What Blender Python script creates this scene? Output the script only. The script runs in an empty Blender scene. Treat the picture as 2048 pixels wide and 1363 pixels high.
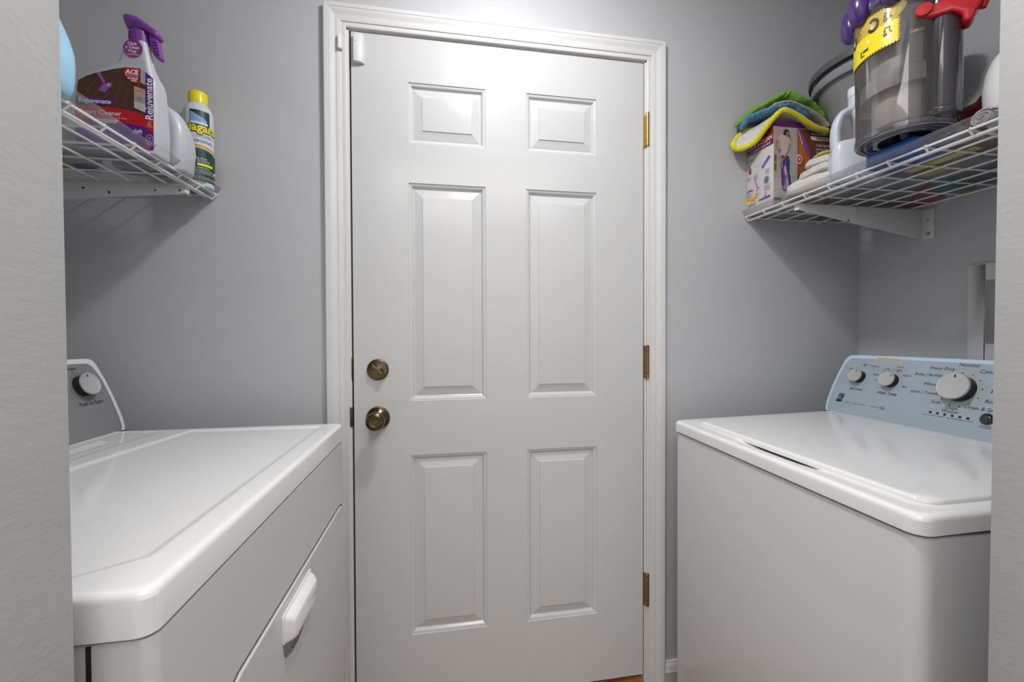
import bpy, bmesh, math, random
from mathutils import Vector, Matrix, noise
random.seed(7)
D = bpy.data; SC = bpy.context.scene; COL = SC.collection
PI = math.pi
ZO = 0.055            # the floor lies 5.5 cm below the door sill used as z=0 while modelling

# ------------------------------------------------------------------ camera
cam = D.cameras.new('camera'); camo = D.objects.new('camera', cam); COL.objects.link(camo)
cam.sensor_width = 36.0; cam.sensor_fit = 'HORIZONTAL'
cam.lens = 833.2855 / 2048 * 36.0
cam.clip_start = 0.02
yaw, pitch, roll = 0.1642, -0.0142, -0.0037
fv = Vector((math.sin(yaw)*math.cos(pitch), math.cos(yaw)*math.cos(pitch), math.sin(pitch)))
rv = Vector((math.cos(yaw), -math.sin(yaw), 0)); uv = rv.cross(fv)
r2 = rv*math.cos(roll) + uv*math.sin(roll); u2 = -rv*math.sin(roll) + uv*math.cos(roll)
M = Matrix((r2, u2, -fv)).transposed().to_4x4()
M.translation = Vector((-0.1953, -1.2854, 1.1536))
camo.matrix_world = M
SC.camera = camo

# ------------------------------------------------------------------ world, lights, exposure
w = D.worlds.new('world'); SC.world = w; w.use_nodes = True
w.node_tree.nodes['Background'].inputs[0].default_value = (0.8, 0.85, 0.9, 1)
w.node_tree.nodes['Background'].inputs[1].default_value = 0.05
SC.view_settings.view_transform = 'Standard'; SC.view_settings.look = 'None'
SC.view_settings.exposure = 0.08; SC.view_settings.gamma = 1.0
SC.view_settings.use_curve_mapping = False

def lamp(name, kind, loc, power, color, size=0.1, rot=(0,0,0), size_y=None):
    l = D.lights.new(name, kind); l.energy = power; l.color = color
    if kind == 'POINT': l.shadow_soft_size = size
    if kind == 'AREA':
        l.shape = 'RECTANGLE' if size_y else 'DISK'; l.size = size
        if size_y: l.size_y = size_y
    o = D.objects.new(name, l); COL.objects.link(o); o.location = loc; o.rotation_euler = rot
    return o
lamp('ceiling_disk_light', 'AREA', (0.0, -0.56, 2.33), 7.2, (1.0, 0.995, 0.995), 0.15)
lamp('ceiling_bulb_light', 'POINT', (0.0, -0.56, 2.305), 7.4, (1.0, 0.995, 0.995), 0.06)
lamp('hall_overhead_fill', 'AREA', (-0.45, -2.0, 2.36), 38.0, (1.0, 0.985, 0.965), 2.3, (0,0,0), 1.3)  # added soft fill from the hall, widened to reach the shaded corners
lamp('hall_front_fill', 'AREA', (-0.1, -2.75, 1.25), 4.0, (1.0, 0.99, 0.98), 1.9, (PI/2,0,0), 1.9)  # added weak fill from behind the camera; the hall wall has no window

# ------------------------------------------------------------------ materials
def mat(name, col, rough=0.5, metal=0.0, bump=None, coat=0.0, spec=0.5, var=None, trans=0.0, ior=1.45, sss=0.0, alpha=None, emit=None, aniso=0):
    """bump=(scale, strength, distance, stretch xyz); var=(scale, amount)"""
    m = D.materials.new(name); m.use_nodes = True; nt = m.node_tree; b = nt.nodes['Principled BSDF']
    c = (*col, 1)
    b.inputs['Base Color'].default_value = c; b.inputs['Roughness'].default_value = rough
    b.inputs['Metallic'].default_value = metal; b.inputs['Specular IOR Level'].default_value = spec
    b.inputs['Coat Weight'].default_value = coat; b.inputs['Coat Roughness'].default_value = 0.06
    b.inputs['Transmission Weight'].default_value = trans; b.inputs['IOR'].default_value = ior
    if sss: b.inputs['Subsurface Weight'].default_value = sss; b.inputs['Subsurface Radius'].default_value = (.02,.02,.02)
    tc = nt.nodes.new('ShaderNodeTexCoord')
    if bump:
        mp = nt.nodes.new('ShaderNodeMapping'); mp.inputs['Scale'].default_value = bump[3] if len(bump) > 3 else (1,1,1)
        n = nt.nodes.new('ShaderNodeTexNoise'); n.inputs['Scale'].default_value = bump[0]; n.inputs['Detail'].default_value = 4
        bp = nt.nodes.new('ShaderNodeBump'); bp.inputs['Strength'].default_value = bump[1]; bp.inputs['Distance'].default_value = bump[2]
        nt.links.new(tc.outputs['Object'], mp.inputs[0]); nt.links.new(mp.outputs[0], n.inputs[0])
        nt.links.new(n.outputs[0], bp.inputs['Height']); nt.links.new(bp.outputs[0], b.inputs['Normal'])
    if var:
        n2 = nt.nodes.new('ShaderNodeTexNoise'); n2.inputs['Scale'].default_value = var[0]; n2.inputs['Detail'].default_value = 3
        r = nt.nodes.new('ShaderNodeMixRGB'); r.blend_type = 'MIX'
        r.inputs[1].default_value = tuple(max(0, x*(1-var[1])) for x in col) + (1,)
        r.inputs[2].default_value = tuple(min(1, x*(1+var[1])) for x in col) + (1,)
        nt.links.new(tc.outputs['Object'], n2.inputs[0]); nt.links.new(n2.outputs[0], r.inputs[0]); nt.links.new(r.outputs[0], b.inputs['Base Color'])
    return m

def clear_mat(name, tint, gloss=0.12, rough=0.05, haze=0.0, hazecol=(.8,.8,.8), lim=1.0):
    """thin clear plastic: transparent with a Fresnel gloss and a little haze"""
    m = D.materials.new(name); m.use_nodes = True; nt = m.node_tree
    for n in list(nt.nodes): nt.nodes.remove(n)
    out = nt.nodes.new('ShaderNodeOutputMaterial')
    t = nt.nodes.new('ShaderNodeBsdfTransparent'); t.inputs[0].default_value = (*tint, 1)
    g = nt.nodes.new('ShaderNodeBsdfGlossy'); g.inputs['Roughness'].default_value = rough
    fr = nt.nodes.new('ShaderNodeFresnel'); fr.inputs[0].default_value = 1.45
    ad = nt.nodes.new('ShaderNodeMath'); ad.operation = 'ADD'; ad.inputs[1].default_value = gloss - 0.04; ad.use_clamp = True
    mx = nt.nodes.new('ShaderNodeMixShader')
    mn = nt.nodes.new('ShaderNodeMath'); mn.operation = 'MINIMUM'; mn.inputs[1].default_value = lim
    nt.links.new(fr.outputs[0], ad.inputs[0]); nt.links.new(ad.outputs[0], mn.inputs[0]); nt.links.new(mn.outputs[0], mx.inputs[0])
    nt.links.new(t.outputs[0], mx.inputs[1]); nt.links.new(g.outputs[0], mx.inputs[2])
    if haze:
        d = nt.nodes.new('ShaderNodeBsdfDiffuse'); d.inputs[0].default_value = (*hazecol, 1)
        tl = nt.nodes.new('ShaderNodeBsdfTranslucent'); tl.inputs[0].default_value = (*hazecol, 1)
        m0 = nt.nodes.new('ShaderNodeMixShader'); m0.inputs[0].default_value = .5
        nt.links.new(d.outputs[0], m0.inputs[1]); nt.links.new(tl.outputs[0], m0.inputs[2])
        m2 = nt.nodes.new('ShaderNodeMixShader'); m2.inputs[0].default_value = haze
        nt.links.new(mx.outputs[0], m2.inputs[1]); nt.links.new(m0.outputs[0], m2.inputs[2]); nt.links.new(m2.outputs[0], out.inputs[0])
    else: nt.links.new(mx.outputs[0], out.inputs[0])
    return m

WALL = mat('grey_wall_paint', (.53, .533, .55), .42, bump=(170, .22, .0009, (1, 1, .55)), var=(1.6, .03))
JAMB = mat('grey_wall_paint_rolled_hall_lit', (.44, .437, .437), .55, bump=(75, .35, .0012, (1, 1, 2.2)), var=(9, .03))  # same paint as the walls; hall light's warmer, dimmer tone put into the colour
WHITE = mat('white_gloss_paint', (.61, .615, .62), .2, bump=(60, .06, .0005, (1, 1, 9)), spec=.5)
TRIM = mat('white_trim_paint', (.70, .695, .69), .26, bump=(40, .035, .0005, (9, 9, 1)))
CEIL = mat('ceiling_paint', (.90, .90, .90), .8, bump=(120, .2, .001))
WEATHER = mat('brown_weatherstrip', (.055, .035, .025), .7)
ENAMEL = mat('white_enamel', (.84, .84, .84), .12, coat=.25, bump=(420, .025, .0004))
ENAMEL_SHADED = mat('white_enamel_shaded', (.64, .64, .645), .2, coat=.25, bump=(420, .03, .0004))  # same enamel as above, darkened in colour for the shaded fronts and sides
DARK = mat('dark_gap', (.02, .02, .022), .6)
BRONZE = mat('antique_brass', (.17, .125, .075), .27, 1.0, var=(60, .35))
BRASS = mat('bright_brass', (.72, .47, .13), .24, 1.0, var=(40, .2))
OLDBRASS = mat('aged_brass', (.36, .23, .11), .34, 1.0, var=(50, .3))
WIRE = mat('white_vinyl_wire', (.78, .78, .78), .28)
BRACKET = mat('white_painted_steel', (.72, .72, .72), .38, bump=(300, .05, .0003))
STEEL = mat('zinc_steel', (.55, .56, .57), .35, 1.0)
LINER = clear_mat('clear_shelf_liner', (.86, .86, .865), .04, .12, .10, (.80,.80,.80), .10)

def wood(name, c1, c2):
    m = D.materials.new(name); m.use_nodes = True; nt = m.node_tree; b = nt.nodes['Principled BSDF']; b.inputs['Roughness'].default_value = .35
    tc = nt.nodes.new('ShaderNodeTexCoord'); mp = nt.nodes.new('ShaderNodeMapping'); mp.inputs['Scale'].default_value = (3, 60, 60)
    n = nt.nodes.new('ShaderNodeTexNoise'); n.inputs['Scale'].default_value = 2; n.inputs['Detail'].default_value = 6
    r = nt.nodes.new('ShaderNodeValToRGB'); r.color_ramp.elements[0].color = (*c1, 1); r.color_ramp.elements[1].color = (*c2, 1)
    r.color_ramp.elements[0].position = .35; r.color_ramp.elements[1].position = .7
    nt.links.new(tc.outputs['Object'], mp.inputs[0]); nt.links.new(mp.outputs[0], n.inputs[0]); nt.links.new(n.outputs[0], r.inputs[0]); nt.links.new(r.outputs[0], b.inputs['Base Color'])
    return m
OAK = wood('oak_sill', (.22, .075, .02), (.62, .27, .085))
FLOORM = wood('oak_floor', (.20, .13, .08), (.36, .25, .16))

# ------------------------------------------------------------------ helpers
def finish(o, smooth=40):
    me = o.data
    if smooth is None: return o
    for p in me.polygons: p.use_smooth = True
    try: me.set_sharp_from_angle(angle=math.radians(smooth))
    except Exception: pass
    return o
def empty(name, loc, label, cat, group=None, rz=0):
    o = D.objects.new(name, None); COL.objects.link(o); o.location = loc; o.rotation_euler = (0, 0, rz); o.empty_display_size = .05
    tag(o, label, cat, group); return o
def tag(o, label=None, cat=None, group=None, kind=None):
    if label: o['label'] = label
    if cat: o['category'] = cat
    if group: o['group'] = group
    if kind: o['kind'] = kind
    return o
BASE = {}
def mesh(name, v, f, m, parent=None, smooth=40, bevel=0, seg=2):
    me = D.meshes.new(name); me.from_pydata([tuple(p) for p in v], [], f); me.validate(); me.update()
    bm = bmesh.new(); bm.from_mesh(me)
    if bevel:
        bmesh.ops.remove_doubles(bm, verts=bm.verts, dist=1e-6)
        es = [e for e in bm.edges if len(e.link_faces) == 2 and e.calc_face_angle(0) > math.radians(28)]
        bmesh.ops.bevel(bm, geom=es, offset=bevel, offset_type='OFFSET', segments=seg, profile=.5, affect='EDGES', clamp_overlap=True)
    bmesh.ops.recalc_face_normals(bm, faces=bm.faces)
    bm.to_mesh(me); bm.free()
    o = D.objects.new(name, me); COL.objects.link(o)
    if m: me.materials.append(m)
    finish(o, smooth)
    if parent:
        o.parent = parent
        if parent.type == 'EMPTY': o.location = -parent.location
    return o
def bxv(x0, x1, y0, y1, z0, z1):
    v = [(x0,y0,z0),(x1,y0,z0),(x1,y1,z0),(x0,y1,z0),(x0,y0,z1),(x1,y0,z1),(x1,y1,z1),(x0,y1,z1)]
    return v, [(0,3,2,1),(4,5,6,7),(0,1,5,4),(1,2,6,5),(2,3,7,6),(3,0,4,7)]
def box(name, x0, x1, y0, y1, z0, z1, m, parent=None, bevel=0, seg=2):
    v, f = bxv(x0, x1, y0, y1, z0, z1); return mesh(name, v, f, m, parent, bevel=bevel, seg=seg)
class MB:
    def __init__(s): s.v = []; s.f = []
    def add(s, v, f): n = len(s.v); s.v += [tuple(p) for p in v]; s.f += [tuple(i+n for i in q) for q in f]
    def box(s, *a): s.add(*bxv(*a))
    def tube(s, pts, r, seg=8, cap=True):
        pts = [Vector(p) for p in pts]; rr = r if isinstance(r, (list, tuple)) else [r]*len(pts)
        v = []; f = []; pu = None
        for i, p in enumerate(pts):
            t = (pts[min(i+1, len(pts)-1)] - pts[max(i-1, 0)]).normalized()
            if pu is None: pu = t.orthogonal().normalized()
            a = (pu - t*pu.dot(t)).normalized(); b = t.cross(a); pu = a
            for k in range(seg):
                an = 2*PI*k/seg; v.append(p + (a*math.cos(an) + b*math.sin(an))*rr[i])
        for i in range(len(pts)-1):
            for k in range(seg):
                f.append((i*seg+k, i*seg+(k+1) % seg, (i+1)*seg+(k+1) % seg, (i+1)*seg+k))
        if cap: f.append(tuple(range(seg))[::-1]); f.append(tuple((len(pts)-1)*seg+k for k in range(seg)))
        s.add(v, f)
    def lathe(s, prof, c, seg=32, mtx=None, sx=1, sy=1, close=True):
        v = []; f = []
        for r, z in prof:
            for k in range(seg):
                a = 2*PI*k/seg; p = Vector((r*math.cos(a)*sx, r*math.sin(a)*sy, z))
                if mtx: p = mtx @ p
                v.append(p + Vector(c))
        n = len(prof)
        for i in range(n-1):
            for k in range(seg): f.append((i*seg+k, i*seg+(k+1) % seg, (i+1)*seg+(k+1) % seg, (i+1)*seg+k))
        if close: f.append(tuple(range(seg))[::-1]); f.append(tuple((n-1)*seg+k for k in range(seg)))
        s.add(v, f)
    def prism(s, poly, mapf, d0, d1):
        """poly 2D, mapf(a,b,d)->3D"""
        n = len(poly); v = [mapf(a, b, d0) for a, b in poly] + [mapf(a, b, d1) for a, b in poly]
        f = [tuple(range(n))[::-1], tuple(range(n, 2*n))] + [(i, (i+1) % n, n+(i+1) % n, n+i) for i in range(n)]
        s.add(v, f)
    def build(s, name, m, parent=None, smooth=40, bevel=0, seg=2): return mesh(name, s.v, s.f, m, parent, smooth, bevel, seg)
def rrect(x0, x1, y0, y1, r, n=6):
    out = []
    for cx, cy, a0 in ((x1-r, y1-r, 0), (x0+r, y1-r, 90), (x0+r, y0+r, 180), (x1-r, y0+r, 270)):
        for i in range(n+1):
            a = math.radians(a0 + 90*i/n); out.append((cx + r*math.cos(a), cy + r*math.sin(a)))
    return out
def ell(cx, cy, rx, ry=None, n=28, a0=0, a1=360):
    ry = ry or rx
    full = a1-a0 >= 360
    return [(cx + rx*math.cos(math.radians(a0+(a1-a0)*i/(n if full else n-1))), cy + ry*math.sin(math.radians(a0+(a1-a0)*i/(n if full else n-1)))) for i in range(n)]
def catmull(P, n):
    P = [Vector(p) for p in P]; out = []
    L = len(P)-1
    for i in range(n):
        t = i/(n-1)*L; k = min(int(t), L-1); u = t-k
        p0, p1, p2, p3 = P[max(k-1, 0)], P[k], P[k+1], P[min(k+2, L)]
        out.append(.5*((2*p1) + (-p0+p2)*u + (2*p0-5*p1+4*p2-p3)*u*u + (-p0+3*p1-3*p2+p3)*u**3))
    return out

# flat print --------------------------------------------------------
_tc = {}
def text2d(s, size, shear=0, align='CENTER', bold=0, sx=1.0):
    key = (s, round(size, 5), shear, align, bold, sx)
    if key in _tc: return _tc[key]
    cu = D.curves.new('t', 'FONT'); cu.body = s; cu.size = size; cu.shear = shear; cu.align_x = align; cu.align_y = 'CENTER'; cu.resolution_u = 2
    cu.offset = bold*size
    o = D.objects.new('t', cu); COL.objects.link(o)
    dg = bpy.context.evaluated_depsgraph_get(); me = o.evaluated_get(dg).to_mesh()
    v = [(p.co.x*sx, p.co.y) for p in me.vertices]; f = [tuple(p.vertices) for p in me.polygons]
    o.evaluated_get(dg).to_mesh_clear(); D.objects.remove(o); D.curves.remove(cu)
    _tc[key] = (v, f); return v, f
class Print:
    """collects flat shapes in 2D and lays them on a surface through mapf(u, v, lift)"""
    def __init__(s, mapf): s.mapf = mapf; s.items = []; s.tv = []; s.tf = []
    def _new(s): s.items.append(([], []))
    def _poly(s, pts, lift): v, f = s.items[-1]; n = len(v); v += [s.mapf(a, b, lift) for a, b in pts]; f.append(tuple(range(n, n+len(pts))))
    def poly(s, pts, lift=.0003): s._new(); s._poly(pts, lift); return s
    def rect(s, u0, u1, v0, v1, lift=.0003, nu=1, skew=0):
        s._new()
        for i in range(nu):
            a = u0+(u1-u0)*i/nu; b = u0+(u1-u0)*(i+1)/nu
            s._poly([(a, v0), (b, v0), (b+skew, v1), (a+skew, v1)], lift)
        return s
    def strip(s, top, bot, lift=.0003):
        s._new()
        for i in range(len(top)-1): s._poly([bot[i], bot[i+1], top[i+1], top[i]], lift)
        return s
    def text(s, t, u, v, size, lift=.0006, shear=0, align='CENTER', rot=0, bold=0, sx=1.0):
        tv, tf = text2d(t, size, shear, align, bold, sx); n = len(s.tv); c, q = math.cos(rot), math.sin(rot)
        s.tv += [s.mapf(u + a*c - b*q, v + a*q + b*c, lift) for a, b in tv]; s.tf += [tuple(i+n for i in g) for g in tf]; return s
    def _mk(s, name, v, f, m, parent, stuff=False):
        me = D.meshes.new(name); me.from_pydata([tuple(p) for p in v], [], f); me.validate(); me.update()
        o = D.objects.new(name, me); COL.objects.link(o); me.materials.append(m); o.parent = parent
        if parent.type == 'EMPTY': o.location = -parent.location
        if stuff: o['kind'] = 'stuff'
        return o
    def build(s, name, m, parent):
        r = None
        if len(s.items) > 12:
            V = []; F = []
            for v, f in s.items: n = len(V); V += v; F += [tuple(i+n for i in g) for g in f]
            r = s._mk('printed_marks' if s.tv else name, V, F, m, parent, True)
        else:
            for v, f in s.items: r = s._mk('printed_shape' if s.tv else name, v, f, m, parent)
        if s.tv: r = s._mk(name, s.tv, s.tf, m, parent, True)
        return r
_ink = {}
def ink(c, rough=.4):
    k = tuple(round(x, 3) for x in c) + (rough,)
    if k not in _ink: _ink[k] = mat('print_%d' % len(_ink), c, rough, var=(30, .05))
    return _ink[k]
def plane_map(o, u, v, n):
    o, u, v, n = Vector(o), Vector(u).normalized(), Vector(v).normalized(), Vector(n).normalized()
    return lambda a, b, l: o + u*a + v*b + n*l

def pad(name, x0, x1, y0, y1, z0, z1, cr, er, hf, m, parent, fine=.006, under=True):
    """slab with rounded corners (cr), rounded upper edges (er) and a height field hf(x,y) on top"""
    def cuts(a, b):
        out = [a]; t = 0
        for d in (.0008, .002, .004, .0065, .0095, .013): 
            if d < er*1.4: out.append(a+d)
        n = max(8, int((b-a)/fine)); s = a+er*1.45; e = b-er*1.45
        out += [s+(e-s)*i/n for i in range(n+1)]
        for d in (.013, .0095, .0065, .004, .002, .0008):
            if d < er*1.4: out.append(b-d)
        out.append(b); return out
    xs, ys = cuts(x0, x1), cuts(y0, y1); nx, ny = len(xs), len(ys)
    cx, cy = (x0+x1)/2, (y0+y1)/2; hx, hy = (x1-x0)/2-cr, (y1-y0)/2-cr
    V = []; bot = []
    for x in xs:
        for y in ys:
            qx, qy = abs(x-cx)-hx, abs(y-cy)-hy
            if qx > 0 and qy > 0:
                l = math.hypot(qx, qy); d = cr-l
                if d < 0:
                    k = cr/l; x_ = cx+math.copysign(hx+qx*k, x-cx); y_ = cy+math.copysign(hy+qy*k, y-cy); d = 0
                else: x_, y_ = x, y
            else: d = cr-max(qx, qy); x_, y_ = x, y
            e = 0 if d >= er else er-math.sqrt(max(0, er*er-(er-d)**2))
            V.append((x_, y_, z1-e+hf(x_, y_)))
    F = [(i*ny+j, (i+1)*ny+j, (i+1)*ny+j+1, i*ny+j+1) for i in range(nx-1) for j in range(ny-1)]
    ring = [i*ny for i in range(nx)] + [(nx-1)*ny+j for j in range(1, ny)] + [i*ny+ny-1 for i in range(nx-2, -1, -1)] + [j for j in range(ny-2, 0, -1)]
    n = len(V)
    for r in ring: V.append((V[r][0], V[r][1], z0+hf(V[r][0], V[r][1])*(.0 if z0 < z1-.06 else 1)))
    R = len(ring)
    for k in range(R): F.append((ring[k], ring[(k+1) % R], n+(k+1) % R, n+k))
    F.append(tuple(n+k for k in range(R)))
    return mesh(name, V, F, m, parent, smooth=50)
def sstep(a, b, x): t = max(0, min(1, (x-a)/(b-a))); return t*t*(3-2*t)

def blob(name, c, s, m, parent=None, e=.45, seg=40, rings=24, nz=(8, .1), rz=0, zf=None, tilt=None):
    """superellipsoid lump: soft goods. c centre, s half sizes"""
    V = []; F = []; rm = Matrix.Rotation(rz, 4, 'Z')
    if tilt: rm = rm @ Matrix.Rotation(tilt, 4, 'Y')
    sp = lambda x: math.copysign(abs(x)**e, x)
    for i in range(rings+1):
        p = -PI/2 + PI*i/rings
        for k in range(seg):
            a = 2*PI*k/seg
            q = Vector((s[0]*sp(math.cos(p))*sp(math.cos(a)), s[1]*sp(math.cos(p))*sp(math.sin(a)), s[2]*math.copysign(abs(math.sin(p))**(e*1.4), math.sin(p))))
            d = noise.noise(q*nz[0]*5 + Vector(c)*9)*nz[1]*min(s)
            nn = q.normalized()
            if zf: q.z = zf(q)
            q = q + nn*d
            V.append(rm @ q + Vector(c))
    for i in range(rings):
        for k in range(seg): F.append((i*seg+k, i*seg+(k+1) % seg, (i+1)*seg+(k+1) % seg, (i+1)*seg+k))
    zb = c[2]-s[2]
    V = [Vector((q.x, q.y, max(q.z, zb))) for q in V]
    o = mesh(name, V, F, m, parent, smooth=180); return o

def cloth(name, near, far, th, m, parent=None, n=70, k=22, bulge=0, fz=.0016, fs=90, frill=0):
    """thick cloth lofted between two edge lines"""
    A = catmull(near, n); B = catmull(far, n); G = []
    for i in range(n):
        row = []
        for j in range(k):
            t = j/(k-1); p = A[i].lerp(B[i], t); p.z += bulge*math.sin(PI*t)
            row.append(p)
        G.append(row)
    def nrm(i, j):
        a = G[min(i+1, n-1)][j]-G[max(i-1, 0)][j]; b = G[i][min(j+1, k-1)]-G[i][max(j-1, 0)]
        c = a.cross(b); return (c.normalized() if c.length > 1e-9 else Vector((0,0,1)))
    V = []; F = []
    for sgn in (1, -1):
        for i in range(n):
            for j in range(k):
                ed = min(i, n-1-i, j, k-1-j)
                hh = th/2*(0.55 if ed == 0 else .9 if ed == 1 else 1)
                q = G[i][j] + nrm(i, j)*sgn*hh
                q = q + nrm(i, j)*sgn*noise.noise(q*fs)*fz + noise.noise_vector(q*fs*1.7)*fz*.6
                V.append(q)
    N = n*k
    for i in range(n-1):
        for j in range(k-1):
            a = i*k+j; F.append((a, a+k, a+k+1, a+1)); F.append((N+a, N+a+1, N+a+k+1, N+a+k))
    ring = [i*k for i in range(n)] + [(n-1)*k+j for j in range(1, k)] + [i*k+k-1 for i in range(n-2, -1, -1)] + [j for j in range(k-2, 0, -1)]
    # rounded rim: a middle ring pushed outward
    cen = sum((g for r in G for g in r), Vector())/N; n0 = len(V)
    for r in ring:
        mid = (V[r]+V[N+r])/2; i, j = divmod(r, k)
        ii = min(max(i, 1), n-2); jj = min(max(j, 1), k-2); out = (G[i][j]-G[ii][jj]); out = out.normalized() if out.length > 1e-9 else Vector()
        q = mid+out*th*.45; V.append(q+noise.noise_vector(q*fs*2)*fz*(1+frill))
    R = len(ring)
    for a in range(R):
        b = (a+1) % R
        F.append((ring[a], ring[b], n0+b, n0+a)); F.append((n0+a, n0+b, N+ring[b], N+ring[a]))
    return mesh(name, V, F, m, parent, smooth=180)

# ================================================================== THE SETTING
XR, XL = 1.293, -1.29; CZ = 2.385; FZ = -ZO; YF0, YF1 = -1.01, -.89
def struct(o): o['kind'] = 'structure'; return o
OX = .479; OZ = 2.052
mb = MB()
mb.box(XL-.1, -OX, 0, .115, FZ, CZ); mb.box(OX, XR+.1, 0, .115, FZ, CZ); mb.box(-OX, OX, 0, .115, OZ, CZ)
struct(mb.build('wall_back', WALL, smooth=None))
struct(box('wall_right', XR, XR+.1, -2.9, 0, FZ, CZ, WALL))
struct(box('wall_left', XL-.1, XL, -2.9, 0, FZ, CZ, WALL))
# front wall with the opening the picture is taken through: its two cut ends are seen at the picture's edges
def jambx(side, z):  # the ends lean a hair
    return (-.4972 + (z-1.15)*-.0034) if side < 0 else (.4498 + (z-1.15)*.0075)
mb = MB()
for side in (-1, 1):
    xe0, xe1 = jambx(side, FZ), jambx(side, 2.06); xo = XL if side < 0 else XR
    v = [(xo,YF0,FZ),(xe0,YF0,FZ),(xe0,YF1,FZ),(xo,YF1,FZ),(xo,YF0,2.06),(xe1,YF0,2.06),(xe1,YF1,2.06),(xo,YF1,2.06)]
    mb.add(v, bxv(0,1,0,1,0,1)[1])
mb.box(XL, XR, YF0, YF1, 2.06, CZ)
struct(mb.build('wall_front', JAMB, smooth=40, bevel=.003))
struct(box('wall_hall', XL, XR, -3.0, -2.9, FZ, CZ, WALL))
struct(box('floor', XL-.1, XR+.1, -3.0, .115, FZ-.1, FZ, FLOORM))
struct(box('ceiling', XL-.1, XR+.1, -3.0, .115, CZ, CZ+.1, CEIL))
# baseboards
def baseboard(name, x0, x1, y=0):
    prof = [(0, FZ), (.013, FZ), (.013, .022), (.0145, .026), (.012, .030), (.0125, .040), (.010, .048), (.006, .052), (.006, .056), (0, .058)]
    mb = MB(); mb.prism(prof, lambda a, b, d: (d, y-a, b), x0, x1); return struct(mb.build(name, TRIM, bevel=0))
baseboard('baseboard_back', .53, XR); baseboard('baseboard_back_left', XL, -.53)
# door casing, mitred: distance from the inner edge -> thickness
CAS = [(0, .000), (0, .007), (.002, .0085), (.010, .0085), (.0105, .0075), (.0135, .0078), (.014, .0105), (.018, .0118), (.0255, .0125), (.026, .0115), (.029, .0112), (.034, .0125), (.041, .0155), (.047, .0172), (.0485, .0170), (.049, .0182), (.058, .0185), (.0605, .017), (.061, .000)]
CI = .4665; CT = 2.046
mb = MB()
def casing(name, a, b):
    """a, b: (x, z, dx, dz) start and end of inner edge with mitre directions"""
    v = []; n = len(CAS)
    for (x, z, dx, dz) in (a, b):
        for d, t in CAS: v.append((x+dx*d, -t, z+dz*d))
    f = [tuple(range(n))[::-1], tuple(range(n, 2*n))] + [(i, (i+1) % n, n+(i+1) % n, n+i) for i in range(n)]
    return struct(mesh(name, v, f, TRIM, smooth=25))
casing('trim_1', (-CI, FZ, -1, 0), (-CI, CT, -1, 1))
casing('trim_2', (-CI, CT, -1, 1), (CI, CT, 1, 1))
casing('trim_3', (CI, FZ, 1, 0), (CI, CT, 1, 1))
# door frame (jambs), stops, weatherstrip and an added light block
mb = MB(); JI = .4605; JT = 2.0435
for s in (-1, 1): mb.box(min(s*JI, s*(OX-.0005)), max(s*JI, s*(OX-.0005)), .0, .115, FZ, OZ)
mb.box(-OX, OX, .0, .115, JT, OZ)
struct(mb.build('trim_4', TRIM, smooth=None))
mb = MB()
mb.box(-JI, -JI+.0050, .008, .07, FZ, JT); mb.box(-JI, -JI+.014, .047, .07, FZ, JT); mb.box(JI-.014, JI, .047, .07, FZ, JT); mb.box(-JI, JI, .047, .07, JT-.014, JT); mb.box(-JI, JI, .014, .07, JT-.0032, JT)
mb.box(-.46, .46, .10, .112, FZ, JT)  # unseen sheet behind the door, added to keep light out of the gaps
struct(mb.build('trim_5', WEATHER, smooth=None))
sill = struct(box('trim_6', -.4600, .4600, -.004, .1, FZ, 0.0, OAK, bevel=.002))
sill['label'] = 'orange oak sill under the white door'

# ------------------------------------------------------------------ door_1
DX = .457; DZ0, DZ1 = .020, 2.040; DY = .002
XS = [(-.2945, -.0628), (.0655, .2967)]
ZS = [(1.7282, 1.9091), (.9564, 1.6107), (.243, .7916)]
DL = -.4552
xs = sorted({DL, DX, *[a for p in XS for a in p]}); zs = sorted({DZ0, DZ1, *[a for p in ZS for a in p]})
V = []; F = []
def q(x0, x1, z0, z1, y):
    n = len(V); V.extend([(x0, y, z0), (x1, y, z0), (x1, y, z1), (x0, y, z1)]); F.append((n, n+1, n+2, n+3))
for i in range(len(xs)-1):
    for j in range(len(zs)-1):
        if (xs[i], xs[i+1]) in XS and (zs[j], zs[j+1]) in ZS: continue
        q(xs[i], xs[i+1], zs[j], zs[j+1], DY)
n = len(V); V.extend([(DL, DY, DZ0), (DX, DY, DZ0), (DX, DY, DZ1), (DL, DY, DZ1), (DL, .046, DZ0), (DX, .046, DZ0), (DX, .046, DZ1), (DL, .046, DZ1)])
F += [(n, n+4, n+5, n+1), (n+1, n+5, n+6, n+2), (n+2, n+6, n+7, n+3), (n+3, n+7, n+4, n), (n+4, n+7, n+6, n+5)]
door = struct(mesh('door_1', V, F, WHITE, smooth=None))
door['label'] = 'closed white six-panel door between the dryer and the washer'
# raised panels, a part each: (inset, depth)
PP = [(0, 0), (.0012, .0028), (.0055, .0034), (.0085, .0048), (.0125, .0100), (.0140, .0112), (.0165, .0112), (.0172, .0104), (.0405, .0045), (.0415, .0022), (.046, .0018)]
for zi, (z0, z1) in enumerate(ZS):
    for (x0, x1) in XS:
        V = []; F = []
        for d, dp in PP:
            V += [(x0+d, DY+dp, z0+d), (x1-d, DY+dp, z0+d), (x1-d, DY+dp, z1-d), (x0+d, DY+dp, z1-d)]
        for k in range(len(PP)-1):
            for s in range(4): F.append((k*4+s, k*4+(s+1) % 4, k*4+4+(s+1) % 4, k*4+4+s))
        k = (len(PP)-1)*4; F.append((k, k+1, k+2, k+3))
        mesh('door_panel', V, F, WHITE, door, smooth=12)
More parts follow.
